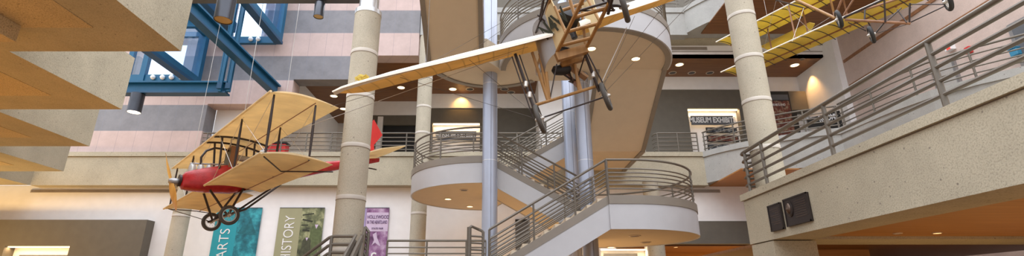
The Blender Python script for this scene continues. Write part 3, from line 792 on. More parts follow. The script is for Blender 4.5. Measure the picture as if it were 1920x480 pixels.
# (left flight rail set and the centre set running towards the camera)
g0 = PY(623, 443, 10.2); g1 = PY(668, 441, 10.2)
for k in range(4):
    dz = -.16 * k
    a = PY(480 + 75, 492, 10.9); b = PY(622, 444, 10.5)
    obj('rail', one(tube, [a + V((0, 0, dz)), b + V((-.05, 0, dz - .02)), b + V((0, 0, dz)), b + V((.05, .0, dz + .01)), PY(667, 443, 10.3) + V((0, 0, dz))][:5], .033, 8), M['rail'], rl, smooth=True)
for f0 in ((667, 441, 10.3, 640, 490, 9.3), (678, 443, 10.2, 655, 490, 9.2), (684, 428, 10.9, 672, 490, 9.5)):
    a = PY(*f0[:3]); b = PY(*f0[3:])
    for k in range(3):
        obj('rail', one(tube, [a + V((0, 0, -.12 * k)), b + V((0, 0, -.12 * k))], .033, 8), M['rail'], rl, smooth=True)
for px, py, d in ((622, 444, 10.5), (679, 440, 10.2), (684, 430, 10.9), (691, 437, 10.9)):
    a = PY(px, py, d); obj('post', one(tube, [a, V((a.x, a.y, FL))], .036, 8), M['rail'], rl, smooth=True)
for k in range(5):
    a = PY(683, 428, 10.9) - V((0, 0, .13 * k)); b = PY(692, 436, 10.9) - V((0, 0, .13 * k))
    obj('rail', one(tube, [a, a + V((.03, 0, .02)), b], .034, 8), M['rail'], rl, smooth=True)
# newel loop at foot of the front flight
a = PY(880, 426, 13.2); b = PY(906, 436, 13.4)
nw = obj('newel', one(tube, [V((a.x, a.y, .6)), a - V((0, 0, .1)), a, ], .06, 10), M['rail'], stair, smooth=True)
obj('rail', one(tube, [a - V((0, 0, .03)), a + V((.06, 0, .02)), b + V((-.12, 0, .08)), b + V((-.03, 0, .04)), b, b - V((0, 0, .8))], .04, 8), M['rail'], nw, smooth=True)
for k in range(4):
    obj('rail', one(tube, [a - V((0, 0, .22 + .17 * k)), V((b.x, b.y, a.z - .22 - .17 * k))], .026, 8), M['rail'], nw, smooth=True)

# ================================================================= BANNERS
def banner(xl, label, word, mt, pic):
    y = 22.33; a = PY(xl, 390, y); z1 = a.z; wd = 1.98; z0 = z1 - 3.6; xm = a.x + wd * .5; xe = a.x + wd
    t = thing('wall_banner', label, 'banner', ((a.x + xe) / 2, y, z0))
    obj('title_panel', one(bx, a.x, xm, y, y + .03, z0, z1), M[mt], t)
    obj('picture_panel', one(bx, xm, xe, y, y + .03, z0, z1), M[pic], t)
    obj('hanging_bar', one(bx, a.x, xe, y - .01, y + .04, z1 - .005, z1 + .02), M['gunmetal'], t)
    if word:
        text('lettering', word, M['letter'], t, (a.x + wd * .27, y - .01, z1 - (1.55 if word == 'ARTS' else 1.32)), .44, .92 if word == 'ARTS' else .80, (0, 0, 1), (-1, 0, 0), bold=-.004)
    return t, a.x, xm, xe, z1, y
t, ax, xm, xe, z1, y = banner(408, 'teal banner reading ARTS beside a tinted landscape', 'ARTS', 'teal', 'tealpic')
pk = B(); pts = [(xm + .05, z1 - 1.1), (xm + .28, z1 - .75), (xm + .4, z1 - .8), (xm + .56, z1 - .42), (xm + .68, z1 - .75), (xm + .95, z1 - 1.2)]
slab3(pk, [(p[0], y - .004, p[1]) for p in pts], (0, .005, 0)); obj('printed_mountain', pk, paint('teal_mountain', (.012, .14, .17), .6, var=.25, scale=6), t)
t, ax, xm, xe, z1, y = banner(525, 'olive banner reading HISTORY beside printed old uniforms', 'HISTORY', 'olive', 'olivepic')
for cx, zc, s, mt in ((xm + .36, z1 - 1.75, .85, 'uniform'), (xm + .72, z1 - 1.35, 1.15, 'uniform2')):
    c = B(); sh = [(-.1, .42), (.1, .42), (.26, .3), (.34, -.35), (.22, -.38), (.17, .05), (.15, -.45), (-.15, -.45), (-.17, .05), (-.22, -.38), (-.34, -.35), (-.26, .3)]
    slab3(c, [(cx + px * s * .8, y - .006 if mt == 'uniform' else y - .003, zc + pz * s * 1.3) for px, pz in sh], (0, .005, 0)); obj('printed_coat', c, M[mt], t)
    c = B(); slab3(c, [(cx - .07 * s, y - .008, zc + .54 * s), (cx + .07 * s, y - .008, zc + .54 * s), (cx, y - .008, zc + .38 * s)], (0, .004, 0)); obj('printed_collar', c, M['violet_pale'], t)
for k, (px, pz, l, a) in enumerate(((.3, .28, .5, .15), (.3, .55, .45, -.2), (.2, .75, .3, 0), (.28, .98, .3, -.1))):
    c = B(); bar(c, (xm + px - l / 2, y - .005, z1 - pz - a * l / 2), (xm + px + l / 2, y - .005, z1 - pz + a * l / 2), .004, .05 + .02 * (k % 2)); obj('printed_pistol', c, M['ink'], t)
t, ax, xm, xe, z1, y = banner(646, 'purple banner with a fair entrance picture, half behind the big column', None, 'purple', 'purplepic')
obj('printed_arch', one(bx, xm + .02, xe - .01, y - .004, y, z1 - 1.02, z1 - .2), M['violet_pale'], t)
text('lettering', 'HOLLYWOOD', M['violet_ink'], t, (xm + .53, y - .012, z1 - .40), .15, .70)
text('lettering', 'IN THE HEARTLAND', M['violet_ink'], t, (xm + .50, y - .012, z1 - .63), .15, .46)
text('lettering', 'STATE FAIR', M['violet_ink'], t, (xm + .53, y - .012, z1 - .9), .08, .9)
c = B(); slab3(c, [(xm + .35, y - .006, z1 - 1.15), (xm + .5, y - .006, z1 - 1.05), (xm + .55, y - .006, z1 - 1.3), (xm + .72, y - .006, z1 - 1.65), (xm + .6, y - .006, z1 - 1.6), (xm + .48, y - .006, z1 - 1.5), (xm + .33, y - .006, z1 - 1.62), (xm + .42, y - .006, z1 - 1.4)], (0, .004, 0)); obj('printed_figure', c, M['violet_pale'], t)
text('lettering', 'C', M['letter'], t, (xm + .45, y - .012, z1 - 2.05), .22, 1, bold=.02)

# ================================================================= BLUE STEEL AND CLERESTORY
def beam(label, a, b, w, h, mats=('blue', 'bluedk'), name='steel_beam', cat='beam'):
    a, b = V(a), V(b); up = V((0, 0, 1)); t = .07
    o = thing(name, label, cat, a)
    obj('web', one(bar, a, b, .06, h - .04), M[mats[0]], o)
    obj('top_flange', one(bar, a + up * (h / 2 - t / 2), b + up * (h / 2 - t / 2), w, t), M[mats[0]], o)
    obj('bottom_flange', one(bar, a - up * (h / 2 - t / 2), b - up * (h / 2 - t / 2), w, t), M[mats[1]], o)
    return o
# beam running in depth
beam('long blue steel beam running back to the stone wall', (-10.3, 10.0, 9.35), (-10.3, 21.95, 9.35), .34, .55)
# cross beam
a, b = PY(225, 166, 19), PY(428, 166, 19)
beam('blue steel cross beam over the hanging can light', (a.x, 19, a.z), (b.x, 19, a.z), .4, .52)
# posts between
for k, (px0, px1, lab) in enumerate(((436, 412, 'left blue steel hanger of the pair beside the long beam'), (452, 428, 'right blue steel hanger of the pair beside the long beam'))):
    t = thing('steel_hanger', lab, 'post', PY(px1, 175, 18.8))
    lo = PY(px1, 172, 18.8 + .1 * k); hi = V((lo.x, lo.y, lo.z + 6.3))
    bm = B(); bar(bm, lo, hi, .12, .12); obj('tube', bm, M['blue'], t)
    bm = B(); bar(bm, lo + V((.0, -.1, .1)), lo + V((0, -.1, .35)), .2, .05); obj('clamp', bm, M['bluedk'], t)
    bm = B(); bar(bm, hi - V((.12, 0, 6.0)), hi - V((.12, 0, 0)), .05, .05); obj('tie_rod', bm, M['blue'], t)
def window_y(n, X, y0, y1, z0, z1, label, mull=()):
    """glazed screen in a plane X = const"""
    t = thing('window_%d' % n, label, 'window', (X, (y0 + y1) / 2, z0), None, 'structure')
    fr = B(); w = .3
    bx(fr, X - .12, X + .12, y0, y1, z0, z0 + w); bx(fr, X - .12, X + .12, y0, y1, z1 - w, z1)
    bx(fr, X - .12, X + .12, y1 - .26, y1, z0 + w, z1 - w); bx(fr, X - .12, X + .12, y0, y0 + .26, z0 + w, z1 - w)
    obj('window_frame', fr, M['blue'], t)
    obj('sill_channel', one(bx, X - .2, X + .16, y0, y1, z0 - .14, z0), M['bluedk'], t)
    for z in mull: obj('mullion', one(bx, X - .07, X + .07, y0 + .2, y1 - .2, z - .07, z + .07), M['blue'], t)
    obj('pane', one(bx, X - .01, X + .01, y0 + .24, y1 - .24, z0 + w - .02, z1 - w + .02), M['glass'], t)
def window_x(n, Y, x0, x1, z0, z1, label, bulbs=(), mull=()):
    t = thing('window_%d' % n, label, 'window', ((x0 + x1) / 2, Y, z0), None, 'structure')
    fr = B(); w = .34
    bx(fr, x0, x1, Y - .1, Y + .1, z0, z0 + w); bx(fr, x0, x1, Y - .1, Y + .1, z1 - .25, z1)
    bx(fr, x0, x0 + .22, Y - .1, Y + .1, z0 + w, z1 - .25); bx(fr, x1 - .22, x1, Y - .1, Y + .1, z0 + w, z1 - .25)
    obj('window_frame', fr, M['blue'], t)
    for x in mull: obj('mullion', one(bx, x - .12, x + .12, Y - .16, Y + .06, z0, z1), M['blue'], t)
    obj('pane', one(bx, x0 + .2, x1 - .2, Y - .01, Y + .01, z0 + w - .02, z1 - .23), M['glass'], t)
    for x in bulbs:
        s = B(); bmesh.ops.create_uvsphere(s, u_segments=14, v_segments=10, radius=.11)
        for v in s.verts: v.co += V((x, Y - .17, z0 + .17))
        obj('globe_bulb', s, M['bulb'], t, smooth=True)
X1, Y1 = -13.85, 21.6
window_y(1, X1, 15.2, 21.6, 9.5, 13.2, 'lower blue framed glass screen running towards the stone wall', (12.0,))
window_x(2, 21.7, -17.4, X1 - .2, 9.7, 12.3, 'lower blue window with a row of white bulbs on its sill', [PY(x, 152, 21.5).x for x in (284, 302, 319, 337, 352)], (PY(262, 150, 21.5).x,))
window_y(3, -10.35, 16.4, 21.6, 11.75, 15.5, 'upper blue framed glass screen at the stone wall', (14.3,))
window_x(4, 21.7, -13.5, -10.6, 11.7, 15.4, 'upper blue window with white bulbs behind the hangers', [PY(x, 64, 21.5).x for x in (405, 418, 431, 471, 485)])
window_x(5, 20.0, -15.0, -11.8, 11.6, 15.0, 'nearer blue window with white bulbs at the top edge', [PY(x, 39, 19.8).x for x in (372, 388, 404)])
structure('trim_40', one(bar, (-11.95, 13.5, 11.75), (-11.95, 20.3, 11.75), .3, .5), M['bluedk'], 'dark blue sill beam behind the large can light', 'beam')
# gunmetal beam into the big column
beam('dark grey beam reaching the top of the big column', (-11.5, 11.3, 7.55), (c1x - .2, 11.3, 7.55), .3, .4, ('gunmetal', 'gunmetal'))
# can lights
def can(label, top, r, h, lit, stem):
    top = V(top)
    t = thing('can_spotlight', label, 'spotlight', top)
    obj('housing', one(lathe, [(r * .9, 0), (r, -.02), (r, -h), (r * .93, -h), (r * .9, -h + .06), (.01, -h + .08)], top, n=32), M['can'], t, smooth=True)
    obj('reflector', one(lathe, [(r * .9, -h + .012), (r * .55, -h + .03), (.01, -h + .035)], top, n=32), M['lampon' if lit else 'reflector'], t, smooth=True)
    obj('stem', one(tube, [top, top + V((0, 0, stem))], .03, 8), M['gunmetal'], t, smooth=True)
    obj('bracket', one(bx, top.x - .12, top.x + .12, top.y - .1, top.y + .1, top.z + stem - .05, top.z + stem), M['gunmetal'], t)
q1 = PY(600, 8, 11.3); can('small can light hung from the dark grey beam by the big column', (q1.x, 11.3, 7.28), .125, .42, False, .1)
q1 = PY(425, 4, 9.0); can('large gold-lined can light at the top edge', q1 + V((0, 0, .35)), .175, .78, False, .8)
q1 = PY(255, 172, 18.8); can('lit can light hung below the blue cross beam', (q1.x, 18.95, PY(255, 177, 19).z), .25, .8, True, .08)
spot('can_beam', (q1.x, 18.95, 7.0), (q1.x + .3, 19.2, 0), 120, (1, .8, .55), 60)

# ================================================================= DOWNLIGHTS
def downlight(p, lit, label, group, r=.11, axis=(0, 0, -1)):
    t = thing('downlight', label, 'downlight', p, group)
    p = V(p)
    obj('trim_ring', one(lathe, [(r * 1.25, 0), (r * 1.25, .012), (r * 1.0, .02), (r * .98, .0)], p, V(axis), 20), M['ring'], t, smooth=True)
    obj('lens', one(lathe, [(r * .98, .004), (.01, .006)], p, V(axis), 20), M['down' if lit else 'downoff'], t, smooth=True)
g = 'downlights in the wood ceiling behind the big column'
for i, (x, y) in enumerate(((626, 180), (644, 204), (752, 164))):
    q = PZ(x, y, cz - .002); downlight(q, True, 'lit downlight in the dark wood ceiling on either side of the big column', g, .2)
    spot('downlight_beam', q - V((0, 0, .1)), (q.x, q.y, 0), 60, (1, .65, .3), 90)
g = 'downlights over the middle niche'
for i, (x, y, on) in enumerate(((849, 167, 1),)):
    q = PZ(x, y, cz - .002); downlight(q, bool(on), 'lit downlight in the wood ceiling left of the tall silver column', None, .2)
for x, y in ((881, 167), (946, 167), (958, 173)):
    q = PZ(x, y, cz - .002); downlight(q, False, 'dim downlight in the wood ceiling around the tall silver column', g, .2)
q = PZ(1274, 121, cz - .002); downlight(q, True, 'lit downlight in the wood ceiling over the right niche', None, .19)
for x, y in ((1261, 136.5), (1297, 136.5), (1331, 136.5)):
    q = PZ(x, y, cz - .002); downlight(q, False, 'dim downlight in the row over the right niche', 'dim downlights over the right niche', .17)
q = PZ(1490, 122, cz - .002); downlight(q, True, 'lit downlight in the wood ceiling under the yellow wing', None, .2)
q = PZ(1504, 111, cz - .002); downlight(q, False, 'dim downlight beside the lit one under the yellow wing', None, .1)
zq = 8.27 - .884
for x, y, lab in ((1109, 91, 'lit downlight under the upper landing beside the monoplane frame'), (1192, 110, 'lit downlight under the upper landing near its curved rim')):
    q = PZ(x, y, zq); downlight(q, True, lab, None, .13)
zl = 4.52 - .884
for x, y, on, lab in ((840, 373, 1, 'left lit downlight under the curved left landing'), (881, 387, 1, 'right lit downlight under the curved left landing'), (870, 356, 0, 'dark downlight under the curved left landing')):
    q = PZ(x, y, zl); downlight(q, bool(on), lab, None, .12)
zl = 2.70 - .884
for x, y, on, lab in ((1146, 463, 1, 'lit downlight under the right landing'), (1190, 442, 0, 'dark downlight under the right landing nearer the front edge'), (1211, 454, 0, 'dark downlight under the right landing nearer the rim')):
    q = PZ(x, y, zl); downlight(q, bool(on), lab, None, .14)
for x, y in ((1267, 463), (1244, 470), (1363, 470), (1393, 463)):
    q = PZ(x, y, 2.298); downlight(q, True, 'tiny lit downlight in the low wood ceiling right of the stairs', 'tiny downlights right of the stairs', .08)
for x, y, lab in ((1683, 437, 'dark downlight in the near balcony wood ceiling'), (1757, 436, 'tiny lit downlight in the near balcony wood ceiling')):
    q = PZ(x, y, ZB + .058); downlight(q, 'lit d' in lab, lab, None, .07)
# wall washes from the recessed lamps
spot('wash_middle', (PY(865, 190, 27.5).x, 27.35, 11.5), (PY(865, 190, 27.8).x, 27.9, 10.6), 55, (1, .52, .14), 100)
spot('wash_right', (16.1, 24.2, 11.5), (16.55, 24.3, 9.0), 150, (1, .52, .17), 80)

# ================================================================= RIGHT WALKWAY DETAILS
t = thing('poster_stand', 'framed poster board with red print behind the near column', 'poster', PY(1460, 240, 24.6))
a, b = PY(1444, 246, 24.6), PY(1478, 171, 24.6)
obj('board', one(bx, a.x, b.x, 24.6, 24.72, Z2, b.z), M['black'], t, bevel=.01)
obj('header', one(bx, a.x + .12, b.x - .08, 24.585, 24.6, b.z - .5, b.z - .2), M['sign'], t)
obj('print', one(bx, a.x + .12, b.x - .08, 24.585, 24.6, Z2 + .4, b.z - .55), M['poster'], t)
text('lettering', 'HEARTLAND', M['letter'], t, ((a.x + b.x) / 2, 24.57, b.z - .78), .13, .7)
t = thing('display_cabinet', 'taupe hanging cabinet beside the framed poster board', 'cabinet', PY(1493, 205, 24.7))
a, b = PY(1480, 206, 24.75), PY(1511, 170, 24.75)
obj('body', one(bx, a.x, b.x, 24.8, 25.4, a.z, b.z), M['taupe'], t, bevel=.02); obj('lower_panel', one(bx, a.x, a.x + .45, 24.9, 25.4, Z2, a.z), M['black'], t)
t = thing('directional_sign', 'dark restrooms sign tilted behind the curved railing', 'sign', PY(1545, 238, 22.5))
a, b = PY(1517, 240, 22.5), PY(1574, 207, 22.5)
bm = B(); slab3(bm, [(a.x, 22.5, a.z), (b.x, 22.5, a.z), (b.x, 22.5, b.z), (a.x, 22.5, b.z - .42)], (0, .06, 0))
obj('sign_board', bm, M['black'], t)
text('lettering', 'RESTROOMS', M['letter'], t, ((a.x + b.x) / 2 - .1, 22.485, (a.z + b.z) / 2 + .02), .28, .62, (1, 0, .28), (0, 0, 1), bold=.01)
def wallpos(x, y): q = ray(x, y); return q * (16.72 / q.x)
q = wallpos(1782, 89); t = thing('exit_sign', 'red and white exit sign on the rose wall', 'sign', q)
obj('sign_box', one(bx, 16.6, 16.8, q.y - .12, q.y + .12, q.z - .11, q.z + .11), M['letter'], t); obj('red_face', one(bx, 16.58, 16.6, q.y - .11, q.y + .03, q.z - .10, q.z + .10), M['exit'], t)
q = wallpos(1815, 94); t = thing('wall_mounted_alarm', 'red fire alarm box on the rose wall', 'alarm', q)
obj('body', one(bx, 16.68, 16.8, q.y - .1, q.y + .1, q.z - .12, q.z + .12), M['redbright'], t, bevel=.01); obj('handle', one(bx, 16.64, 16.68, q.y - .07, q.y + .07, q.z - .05, q.z + .01), M['letter'], t)
q = wallpos(1908, 100); t = thing('wall_box', 'blue box on the rose wall at the right edge', 'box', q)
obj('body', one(bx, 16.5, 16.8, q.y - .2, q.y + .05, q.z - .12, q.z + .12), M['bluebox'], t, bevel=.02); obj('lid', one(bx, 16.48, 16.8, q.y - .21, q.y + .06, q.z + .12, q.z + .15), M['bluebox'], t)
q = wallpos(1905, 62)
t = thing('window_6', 'grey framed window in the rose wall at the right edge', 'window', (16.7, q.y - .6, q.z - .5), None, 'structure')
obj('window_frame', one(bx, 16.66, 16.8, q.y - 1.6, q.y + .15, Z2, q.z + .35), M['alu'], t); obj('pane', one(bx, 16.64, 16.66, q.y - 1.5, q.y + .02, Z2 + .1, q.z + .25), M['sign'], t)
q = wallpos(1770, 135)
t = thing('door_2', 'grey door in the rose wall behind the railings', 'door', (16.75, q.y, Z2), None, 'structure')
obj('door_frame', one(bx, 16.7, 16.8, q.y - .5, q.y + .5, Z2, q.z + .35), M['alu'], t); obj('door_leaf', one(bx, 16.67, 16.7, q.y - .4, q.y + .4, Z2, q.z + .25), M['vent'], t)

# ================================================================= AIRCRAFT
def wheel(name, c, axis, r, parent, tyre='tyre', local=False, tw=.045):
    c = V(c); ax = V(axis).normalized()
    ring = [(r - tw + tw * math.cos(2 * PI * k / 10), tw * math.sin(2 * PI * k / 10)) for k in range(10)]
    w_ = obj(name, one(lathe, ring, c, ax, 36, True), M[tyre], parent, smooth=True, local=local)
    def sub(nm, bm, mt):
        o = obj(nm, bm, M[mt], w_, smooth=True, local=True)
        if not local:
            for v in o.data.vertices: v.co -= wloc(parent)
        return o
    sub('wheel_rim', one(lathe, [(r - 2 * tw - .012, -.025), (r - 2 * tw + .01, -.025), (r - 2 * tw + .01, .025), (r - 2 * tw - .012, .025)], c, ax, 36, True), 'rim')
    sub('hub', one(lathe, [(.02, -.09), (.04, -.06), (.04, .06), (.02, .09)], c, ax, 14), 'rim')
    sp = B(); rot = V((0, 0, 1)).rotation_difference(ax).to_matrix()
    for k in range(20):
        a = 2 * PI * k / 20; s = .05 if k % 2 else -.05
        tube(sp, [c + rot @ V((.035 * math.cos(a + .4), .035 * math.sin(a + .4), s)), c + rot @ V(((r - 2 * tw) * math.cos(a), (r - 2 * tw) * math.sin(a), 0))], .004, 4)
    sub('spokes', sp, 'rim')
    return w_
def wing(bm, stations, camber=.07, thick=.05, n=12):
    """stations: list of (LE point, TE point); camber upwards, undercambered section with rounded nose"""
    rings = []
    for le, te in stations:
        le, te = V(le), V(te); c = (te - le).length; up = V((0, 0, 1))
        top, bot = [], []
        for i in range(n + 1):
            t = (i / n) ** 1.3; cz_ = camber * c * 4 * t * (1 - t) * (1.25 - .5 * t)
            th = thick * (math.sqrt(max(t, 0)) * 1.6 * (1 - t) + .12) * c ** .5
            p = le.lerp(te, t)
            top.append(p + up * (cz_ + th / 2)); bot.append(p + up * (cz_ - th / 2))
        rings.append([bm.verts.new(p) for p in top + bot[::-1]])
    m = len(rings[0])
    for a, b in zip(rings, rings[1:]):
        for j in range(m): bm.faces.new((a[j], a[(j + 1) % m], b[(j + 1) % m], b[j]))
    bm.faces.new(rings[0]); bm.faces.new(rings[-1][::-1])

# ---------------- red biplane (local frame: x aft, y away from the camera side, z up; origin at lower wing leading edge centre)
bp = thing('biplane', 'red-nosed biplane with cream wings hanging at left', 'aircraft', (-7.83, 13.25, 2.87))
bp.rotation_euler = (0, 0, math.atan2(.677, .735))
def bo(nm, bm, mt, smooth=True, par=None): return obj(nm, bm, M[mt], par or bp, smooth=smooth, local=True)
S, CH, GAP = 4.5, 1.42, 1.36
for nm, z in (('upper_wing', GAP), ('lower_wing', 0)):
    for sg in (-1, 1):
        r0 = .0 if nm == 'upper_wing' else .3
        ys = [r0, .8, 1.8, 2.8, 3.8, S - .25, S]; st = []
        for yv in ys:
            tipk = max(0, (yv - (S - .3)) / .3)
            st.append(((.05 * tipk, sg * yv, z), (CH + .12 * (yv / S) , sg * yv, z + .02)))
        bm = B(); wing(bm, st if sg > 0 else st[::-1], .06, .045)
        wg = bo(nm, bm, 'creamrib')
        bo('leading_edge', one(tube, [(-.005, sg * yv, z) for yv in (r0, S)], .028, 8), 'cream', par=wg)
        bo('spar_line', one(tube, [(CH * .72, sg * r0, z + .03), (CH * .72, sg * (S - .1), z + .03)], .012, 6), 'brownwood', par=wg)
# struts
for sg in (-1, 1):
    for yv in (2.25, 4.35):
        for xx in (.12, 1.05):
            b_ = B(); tube(b_, [(xx, sg * yv, .06), (xx, sg * yv, GAP * .5), (xx, sg * yv, GAP)], [.022, .034, .022], 8); bo('wing_strut', b_, 'strut')
    for (ya, yb) in ((.4, 2.25), (2.25, 4.35)):
        for xx in (.12, 1.05):
            bo('bracing_wire', one(tube, [(xx, sg * ya, .06), (xx, sg * yb, GAP)], .006, 4), 'wire'); bo('bracing_wire', one(tube, [(xx, sg * yb, .06), (xx, sg * ya, GAP)], .006, 4), 'wire')
    # aileron control rods under lower wing
    bo('aileron_rod', one(tube, [(.12, sg * 4.3, -.02), (.75, sg * 3.6, -.1), (1.7, sg * 4.2, -.06)], .016, 6), 'strut')
for sg in (-1, 1):
    bo('cabane_strut', one(tube, [(.3, sg * .25, .3), (.2, sg * .35, GAP)], .028, 8), 'strut'); bo('cabane_strut', one(tube, [(1.15, sg * .26, .3), (1.05, sg * .35, GAP)], .028, 8), 'strut')
    pts = [(CH * t, sg * .36, GAP - .03 + .06 * CH * 4 * t * (1 - t)) for t in [i / 10 for i in range(11)]]
    bo('centre_rib', one(tube, pts, .03, 6), 'strut')
# fuselage
def fz(x): return .07 + .2 * (x + .65) if x < .9 else .38 + .31 * (x - .9)
secs = [(x, hw, fz(x), hh) for x, hw, hh in ((-.5, .12, .14), (-.44, .2, .23), (-.2, .27, .29), (.3, .33, .37), (.75, .35, .41), (1.2, .34, .38), (1.7, .3, .31), (2.4, .24, .24), (3.4, .17, .17), (4.6, .09, .11), (5.2, .03, .07))]
bm = B(); rings = []
for x, hw, zc, hh in secs:
    ring = []
    for k in range(20):
        a = 2 * PI * k / 20; ca, sa = math.cos(a), math.sin(a); e = .65
        ring.append(bm.verts.new((x, hw * abs(ca) ** e * (1 if ca > 0 else -1), zc + hh * abs(sa) ** e * (1 if sa > 0 else -1))))
    rings.append(ring)
for a, b in zip(rings, rings[1:]):
    for j in range(20): bm.faces.new((a[j], a[(j + 1) % 20], b[(j + 1) % 20], b[j]))
bm.faces.new(rings[0][::-1]); bm.faces.new(rings[-1])
fus = bo('fuselage', bm, 'red')
bo('cockpit_rim', one(tube, [(.95 + .36 * (1 + math.cos(a)), .24 * math.sin(a), .80 + .06 * math.cos(a)) for a in [2 * PI * i / 24 for i in range(25)]], .03, 8), 'strut', par=fus)
bo('cockpit_hole', one(lathe, [(.26, .74), (.26, .79), (.01, .795)], (1.31, 0, 0), n=20), 'black', par=fus)
bo('front_plate', one(lathe, [(.15, 0), (.16, .06), (.02, .07)], (-.5, 0, .1), V((-1, 0, 0)), 20), 'strut', par=fus)
# propeller and hub
hub = (-.67, 0, .06)
bo('propeller_hub', one(lathe, [(.05, .1), (.075, .06), (.09, 0), (.09, -.12), (.05, -.2)], hub, V((-1, 0, 0)), 20), 'alu')
bm = B(); pd = V((-.25, .42, 1)).normalized(); pdx = pd.cross(V((1, 0, .2))).normalized()
for s in (1, -1):
    rows = []
    for i in range(11):
        t = i / 10; r = t * .86; wd = .035 + .06 * math.sin(min(1, t * 1.05) * PI) ** .8 * (1 - .0 * t) if t < .97 else .03; tw = .9 * (1 - .7 * t)
        c = V(hub) + V((-.05, 0, 0)) + pd * r * s; side = (pdx * math.cos(tw) + V((1, 0, 0)) * math.sin(tw) * s)
        nn = pd.cross(side) * .018 * (1.3 - t)
        rows.append([bm.verts.new(c + side * wd), bm.verts.new(c + nn), bm.verts.new(c - side * wd), bm.verts.new(c - nn)])
    for a, b in zip(rows, rows[1:]):
        for j in range(4): bm.faces.new((a[j], a[(j + 1) % 4], b[(j + 1) % 4], b[j]))
    bm.faces.new(rows[0]); bm.faces.new(rows[-1][::-1])
bo('propeller', bm, 'prop')
# engine cylinders, manifold, radiator, hose, tank
for k in range(4):
    x = -.3 + .2 * k
    cy = bo('engine_cylinder', one(lathe, [(.07, .28), (.085, .34), (.085, .53), (.075, .57), (.03, .6)], (x, 0, .12 * x + .02), n=16), 'steel_cap')
    bo('valve_cap', one(tube, [(x, -.05, .58 + .12 * x), (x, -.05, .66 + .12 * x)], .018, 6), 'rim', par=cy)
bo('manifold_pipe', one(tube, [(-.36, .05, .6), (.35, .05, .7), (.48, .0, .72)], .022, 8), 'alu')
rad = bo('radiator', one(bx, .5, .68, -.27, .27, .58, 1.18), 'radiator', False)
bo('radiator_frame', one(bx, .49, .69, -.28, .28, 1.16, 1.2), 'brownwood', False, rad); bo('radiator_side', one(bx, .49, .69, -.285, -.265, .57, 1.19), 'brownwood', False, rad)
bo('coolant_hose', one(tube, [(-.1, 0, .5), (-.14, 0, .8), (-.05, 0, 1.0), (.15, 0, 1.12), (.4, 0, 1.13), (.52, 0, 1.1)], .03, 8), 'strut')
bo('exhaust_rail', one(tube, [(.5, -.1, 1.18), (.5, -.1, 1.42), (.58, -.1, 1.46), (1.2, -.1, 1.46)], .022, 8), 'alu')
bo('fuel_tank', one(lathe, [(.05, 0), (.085, .03), (.085, .97), (.05, 1.0)], (.6, -.1, .93), V((1, 0, 0)), 16), 'vent')
bo('fuel_cup', one(lathe, [(.05, .68), (.05, .82), (.02, .84)], (1.1, -.1, 0), n=12), 'alu')
# undercarriage
for sg in (-1, 1):
    wheel('wheel', (.58, sg * .8, -.77), (0, 1, 0), .255, bp, 'tyre', True)
    bo('gear_strut', one(tube, [(.15, sg * .3, -.1), (.58, sg * .66, -.77)], .03, 8), 'strut'); bo('gear_strut', one(tube, [(.95, sg * .3, .05), (.58, sg * .66, -.77)], .03, 8), 'strut')
    bo('skid_bar', one(tube, [(.45, sg * .66, -.8), (1.0, sg * .6, -.55), (1.9, sg * .4, .3)], .028, 8), 'strut')
bo('axle', one(tube, [(.58, -.88, -.77), (.58, .88, -.77)], .022, 8), 'rim')
bo('fabric_belly', one(slab3, [(.9, -.28, -.03), (1.9, -.25, .3), (1.9, .25, .3), (.9, .28, -.03)], (0, 0, .01)), 'alu')
bo('tow_rod', one(tube, [(.1, S - .1, 0), (.5, .66, -.78)], .012, 6), 'strut')
# tail
bm = B(); slab3(bm, [(4.2, -.1, 1.62), (4.6, -1.2, 1.72), (5.4, -1.3, 1.95), (5.5, 0, 1.98), (5.4, 1.3, 1.95), (4.6, 1.2, 1.72), (4.2, .1, 1.62)], (0, 0, .04)); bo('tailplane', bm, 'cream', False)
bm = B(); slab3(bm, [(4.4, -.015, 1.8), (4.7, -.015, 2.9), (4.88, -.015, 3.1), (5.25, -.015, 2.62), (4.95, -.015, 2.2), (5.0, -.015, 1.9)], (0, .03, 0)); rd = bo('tail_fin', bm, 'redbright', False)
bo('tail_skid', one(tube, [(3.9, -.05, 1.35), (5.1, -.05, 1.35)], .022, 6), 'strut')
for (x, y_) in ((.12, -2.35), (.12, 2.35), (1.05, -2.35)): bo('suspension_cable', one(tube, [(x, y_, GAP), (x, y_ * .97, GAP + 9)], .006, 4), 'wire')

